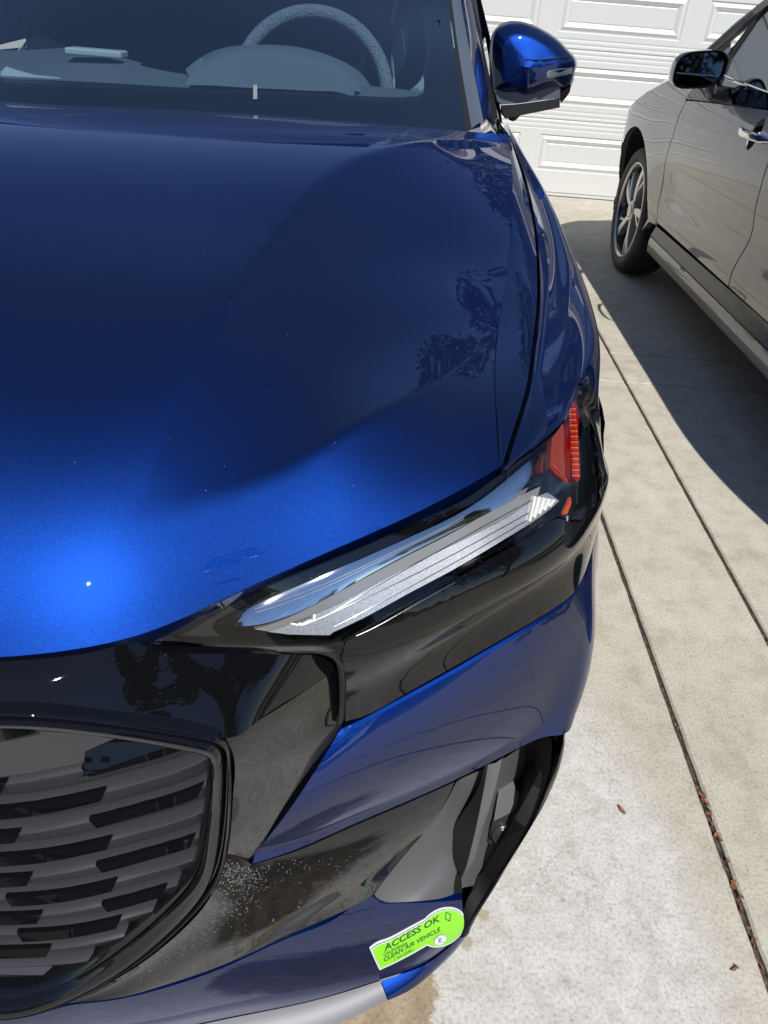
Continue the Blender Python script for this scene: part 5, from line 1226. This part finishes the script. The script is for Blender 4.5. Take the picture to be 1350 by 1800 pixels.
    slab([(867, 156), (905, 158), (930, 158), (960, 153), (985, 149), (985, 172), (955, 176), (910, 182), (880, 184), (872, 178)], .012, .10, MT['pillargrey'], 'arm_top', .96)
    slab([(880, 185), (910, 183), (955, 177), (984, 172), (984, 189), (940, 198), (900, 206), (888, 209), (880, 198)], .006, .09, MT['rubber'], 'mirror_arm', .94)
    slab([(985, 159), (1004, 150), (1002, 160), (996, 170), (986, 181), (984, 175)], .03, .11, MT['gloss'], 'arm_tip', .9)
    b = MB(); b.tube([k(np.array([q]))[0] for q in (pp(905, 195, .05), np.array([CARX+.905, Y0+.06, 1.012]))], [.016, .014], 10); b.build('mirror_foot', MT['rubber'], mi)
    return mi
MT['repeater'] = mat('clear repeater lens', (.22, .24, .27), .2, 0, 1)
mirror_part(1); mirror_part(-1)
# --- cabin: dashboard, binnacle, steering wheel, seats
DY = 1.62
dsh = curve([W(0, 1.72, 1.092), ('y', 0, 92, 1.68), ('y', 110, 95, 1.66), ('y', 200, 104, 1.62), ('y', 310, 128, 1.55), ('y', 330, 131, 1.55), ('y', 560, 148, 1.55), ('y', 700, 156, 1.55), W(.80, 1.55, 1.06)], 80)
dn = dsh.copy(); dn[:, 1] = np.linspace(1.14, 1.38, 80); dn[:, 2] = np.minimum(dn[:, 2], 1.05)-.03
A = np.array([dsh+(0, .05, -.35), dsh+(0, .03, -.06), dsh+(0, .012, -.008), dsh, dn])
b = MB(); b.grid(A); b.grid(mirror_pts(A)); b.build('dashboard', MT['dash'], car, angle=50)
bt = curve([('y', 326, 122, 1.60), ('y', 350, 103, 1.64), ('y', 385, 86, 1.68), ('y', 440, 79, 1.72), ('y', 520, 82, 1.72), ('y', 580, 98, 1.70), ('y', 630, 125, 1.66), ('y', 660, 165, 1.60)], 50)
bf = curve([('y', 332, 134, 1.47), ('y', 362, 117, 1.50), ('y', 395, 101, 1.54), ('y', 440, 98, 1.56), ('y', 520, 104, 1.56), ('y', 575, 118, 1.54), ('y', 605, 135, 1.51), ('y', 622, 160, 1.48)], 50)
bb = curve([('y', 325, 150, 1.45), ('y', 370, 150, 1.45), ('y', 400, 152, 1.45), ('y', 450, 155, 1.45), ('y', 520, 158, 1.45), ('y', 560, 160, 1.45), ('y', 595, 162, 1.45), ('y', 625, 172, 1.45)], 50)
b = MB(); b.grid(np.array([bt+(0, .0, -.05), bt+(0, .006, -.004), bt, bf])); b.build('instrument_hood', MT['dash_light'], car, angle=45)
b = MB(); b.grid(np.array([bf, bf*.6+bb*.4, bb])); b.build('instrument_cowl', MT['dash'], car, angle=45)
wc = at_y(548, 170, 2.04); ax_ = np.array([1, 0, 0]); ay_ = np.array([0, .36, .93]); r_w = .183
MT['wheelwrap'] = mat('silvery ribbed steering wheel wrap', (.42, .45, .45), .3, .3)
bump(MT['wheelwrap'], noise(MT['wheelwrap'], 220, 3, .7), 1.0, .006)
b = MB(); b.tube([wc+r_w*math.cos(a)*ax_+r_w*math.sin(a)*ay_ for a in np.linspace(0, 2*math.pi, 73)[:-1]], .0165, 12, closed=True); sw = b.build('steering_wheel', MT['wheelwrap'], car)
b = MB(); b.tube([wc-ay_*.16-(0, 0, 0), wc-ay_*.02], [.03, .06], 10); b.tube([wc-ax_*.175, wc+ax_*.175], .022, 8); b.build('hub', MT['cloth'], sw)
for sx in (.37, -.37):
    b = MB(); b.box((CARX+sx-.26, 2.35, .42), (CARX+sx+.26, 2.9, .60)); b.box((CARX+sx-.25, 2.82, .55), (CARX+sx+.25, 2.98, 1.16)); b.box((CARX+sx-.13, 2.86, 1.19), (CARX+sx+.13, 2.96, 1.40)); b.build('seat', MT['cloth'], car, bevel=.05)
# inner pillar trim and the folds of the door card and belt seen at the right of the glass
def pipe_px(name, pts, r, m_):
    b = MB(); c = curve([('y',)+p for p in pts], 30); b.tube(list(c), r, 10); b.build(name, m_, car)
pipe_px('seat_belt', [(712, 40, 2.5), (706, 75, 2.42), (698, 110, 2.34), (692, 150, 2.25), (690, 200, 2.15)], [.004+.018*math.sin(math.pi*min(1, i/18)) for i in range(30)], MT['pale'])
pipe_px('pillar_trim', [(752, 20, 2.05), (757, 70, 1.95), (757, 110, 1.86), (748, 145, 1.78), (730, 165, 1.7)], .012, MT['pale'])
b = MB(); b.grid(np.array([curve([W(.80, 1.60, 1.05), W(.74, 2.0, 1.2), W(.66, 2.4, 1.42)], 20), curve([W(.86, 1.75, 1.0), W(.82, 2.1, 1.16), W(.70, 2.6, 1.45)], 20)])); b.build('inner_pillar', MT['dash'], car)
# toll tag lying on the dashboard
b = MB(); c0 = at_y(171, 99, 1.60); ux = at_y(221, 104, 1.60)-at_y(122, 95, 1.60); L_ = np.linalg.norm(ux); rot = Matrix.Rotation(math.atan2(ux[1], ux[0]), 3, 'Z')
b.box((-L_/2, -.022, 0), (L_/2, .022, .012), rot=rot, org=tuple(c0+(0, 0, .000)))
tt_ = b.build('toll_transponder', MT['white'], None, bevel=.004)
tag(tt_, 'flat white plastic toll tag lying on the dashboard behind the windscreen', 'toll tag')
# perforated paper corner at the foot of the glass
b = MB(); pp_ = [pWS.inv(x, y) for x, y in ((0, 124), (10, 114), (30, 121), (60, 129), (106, 134), (106, 136), (60, 134), (0, 131))]
pp_ = [q for q in pp_]; b.poly([pWS.at(a, c, -.002) for a, c in pp_]); b.build('glass_dots', MT['pale'], wsc)

# --- clean air sticker on the lip
MT['st_white'] = mat('white vinyl', (.78, .80, .80), .35); MT['st_green'] = mat('lime green vinyl', (.26, .72, .025), .35); MT['st_ink'] = mat('dark green ink', (.02, .09, .035), .4)
MT['st_line'] = mat('navy ink', (.05, .07, .20), .4); MT['st_seal'] = mat('seal blue ink', (.10, .12, .22), .4)
# sticker plane: a = along, b = up, measured on the photo as corner pixels
O_, AX, AY = np.array([667., 1704.]), np.array([92.0, -48.0]), np.array([-18., -39.])
def stp(a, c): return O_+AX*a/100+AY*c/40
def st_at(a, c, off): x, y = stp(a, c); return pLI.at(*pLI.inv(x, y), off)
def outline_st(g):
    cxr, cyr, rx, ry = 127, 14.5, 42-g, 29.5-g
    A0 = -math.pi+math.asin(min(1, (cyr-g)/ry)); A1 = math.pi-math.asin(min(1, (40-g-cyr)/ry))
    return [(g, 40-g), (g, g)]+[(cxr+rx*math.cos(t), cyr+ry*math.sin(t)) for t in np.linspace(A0, A1, 46)]
decal = thing('decal', None, None, (CARX+.75, .40, .35)); decal.parent = car; decal.location = Vector((CARX+.75, .40, .35))-Vector(car.location)
decal['label'] = 'lime green keyhole shaped clean air vehicle sticker with white edge'
for nm, g, off, m_ in (('backing', 0, .0010, 'st_white'), ('border', 2.0, .0014, 'st_line'), ('inner_border', 2.7, .0018, 'st_white'), ('face', 3.4, .0022, 'st_green')):
    b, loops = pLI.cut([tuple(stp(a, c)) for a, c in outline_st(g)], .006, off)
    L = np.concatenate([loops[0], loops[0][:1]]); b.grid(np.array([L, L-patch_normals(pLI, L)*.0009])); b.build(nm, MT[m_], decal, angle=30)
def text_on(txt, a0, c0, a1, c1, size, off=.0026, bold=0.0, m_='st_ink', shear=.3):
    fc = bpy.data.curves.new('t', 'FONT'); fc.body = txt; fc.size = 10; fc.offset = bold; fc.shear = shear; fc.resolution_u = 3
    to = bpy.data.objects.new('t', fc); COL.objects.link(to); bpy.context.view_layer.update()
    me = to.to_mesh(); v = np.array([tuple(p.co)[:2] for p in me.vertices]); f = [tuple(q.vertices) for q in me.polygons]
    v[:, 0] = (v[:, 0]-v[:, 0].min())/np.ptp(v[:, 0]); v[:, 1] = v[:, 1]/v[:, 1].max()*size
    b = MB(); b.v = [tuple(st_at(a0+(a1-a0)*x, c0+(c1-c0)*x+y, off)) for x, y in v]; b.f = f; b.m = [0]*len(f)
    to.to_mesh_clear(); bpy.data.objects.remove(to); bpy.data.curves.remove(fc)
    b.build('lettering', MT[m_], decal, weld=False, smooth=False)
text_on('ACCESS OK', 21, 25.5, 131, 28.0, 9.3, bold=.22)
text_on('CALIFORNIA', 17.5, 19, 62, 17.8, 4.8, bold=.10)
text_on('CLEAN AIR VEHICLE', 14, 10.8, 124, 13.2, 6.2, bold=.16)
text_on('( 0A15098 )', 31, 4.6, 68, 4.6, 4.0, bold=.02)
b = MB(); dm = [(137.5, 27), (143.5, 35.5), (148.5, 29), (142.5, 20)]
for (a0, c0_), (a1_, c1_) in zip(dm, dm[1:]+dm[:1]): b.tube([st_at(a0, c0_, .0026), st_at(a1_, c1_, .0026)], .0005, 5)
b.build('diamond', MT['st_ink'], decal)
b = MB(); b.poly([st_at(115+11.5*math.cos(t), 1.4+7.8*math.sin(t), .0036) for t in np.linspace(0, 2*math.pi, 29)[:-1]]); b.build('seal', MT['st_white'], decal)
b = MB(); b.tube([st_at(115+10.6*math.cos(t), 1.4+7.1*math.sin(t), .0038) for t in np.linspace(0, 2*math.pi, 29)[:-1]], .0002, 4, closed=True)
for i in range(26):
    a_, r_ = rng.uniform(0, 6.28), rng.uniform(.5, 6.8); x, y = 115+1.2*r_*math.cos(a_), 1.4+.8*r_*math.sin(a_); b.tube([st_at(x, y, .0038), st_at(x+rng.uniform(-2.5, 2.5), y+rng.uniform(-2, 2), .0038)], .00025, 4)
b.build('seal_print', MT['st_seal'], decal)

# fine dust and grit lying on the bonnet
b = MB(); q_ = random.Random(12); nv = np.cross(np.gradient(HOOD, axis=1), np.gradient(HOOD, axis=0)); nv /= np.linalg.norm(nv, axis=2, keepdims=True)+1e-12; nv *= np.sign(nv[..., 2:3])
for i in range(90):
    j, k_ = q_.randrange(2, HOOD.shape[0]-2), q_.randrange(int(HOOD.shape[1]*.35), HOOD.shape[1]-2)
    p_, n_v = HOOD[j, k_]+(q_.uniform(-.004, .004), 0, 0), nv[j, k_]; x_ = np.cross(n_v, (0, 1, 0)); x_ /= np.linalg.norm(x_); y_ = np.cross(n_v, x_); r_ = q_.uniform(.00012, .00032)*(1.8 if q_.random() < .06 else 1)
    b.poly([p_+n_v*.0004+r_*(x_*math.cos(a)+y_*math.sin(a)*q_.uniform(.6, 1.2)) for a in (0, 1.2, 2.5, 3.8, 5.0)])
o = b.build('dust', MT['pale'], car, weld=False, smooth=False); o['kind'] = 'stuff'
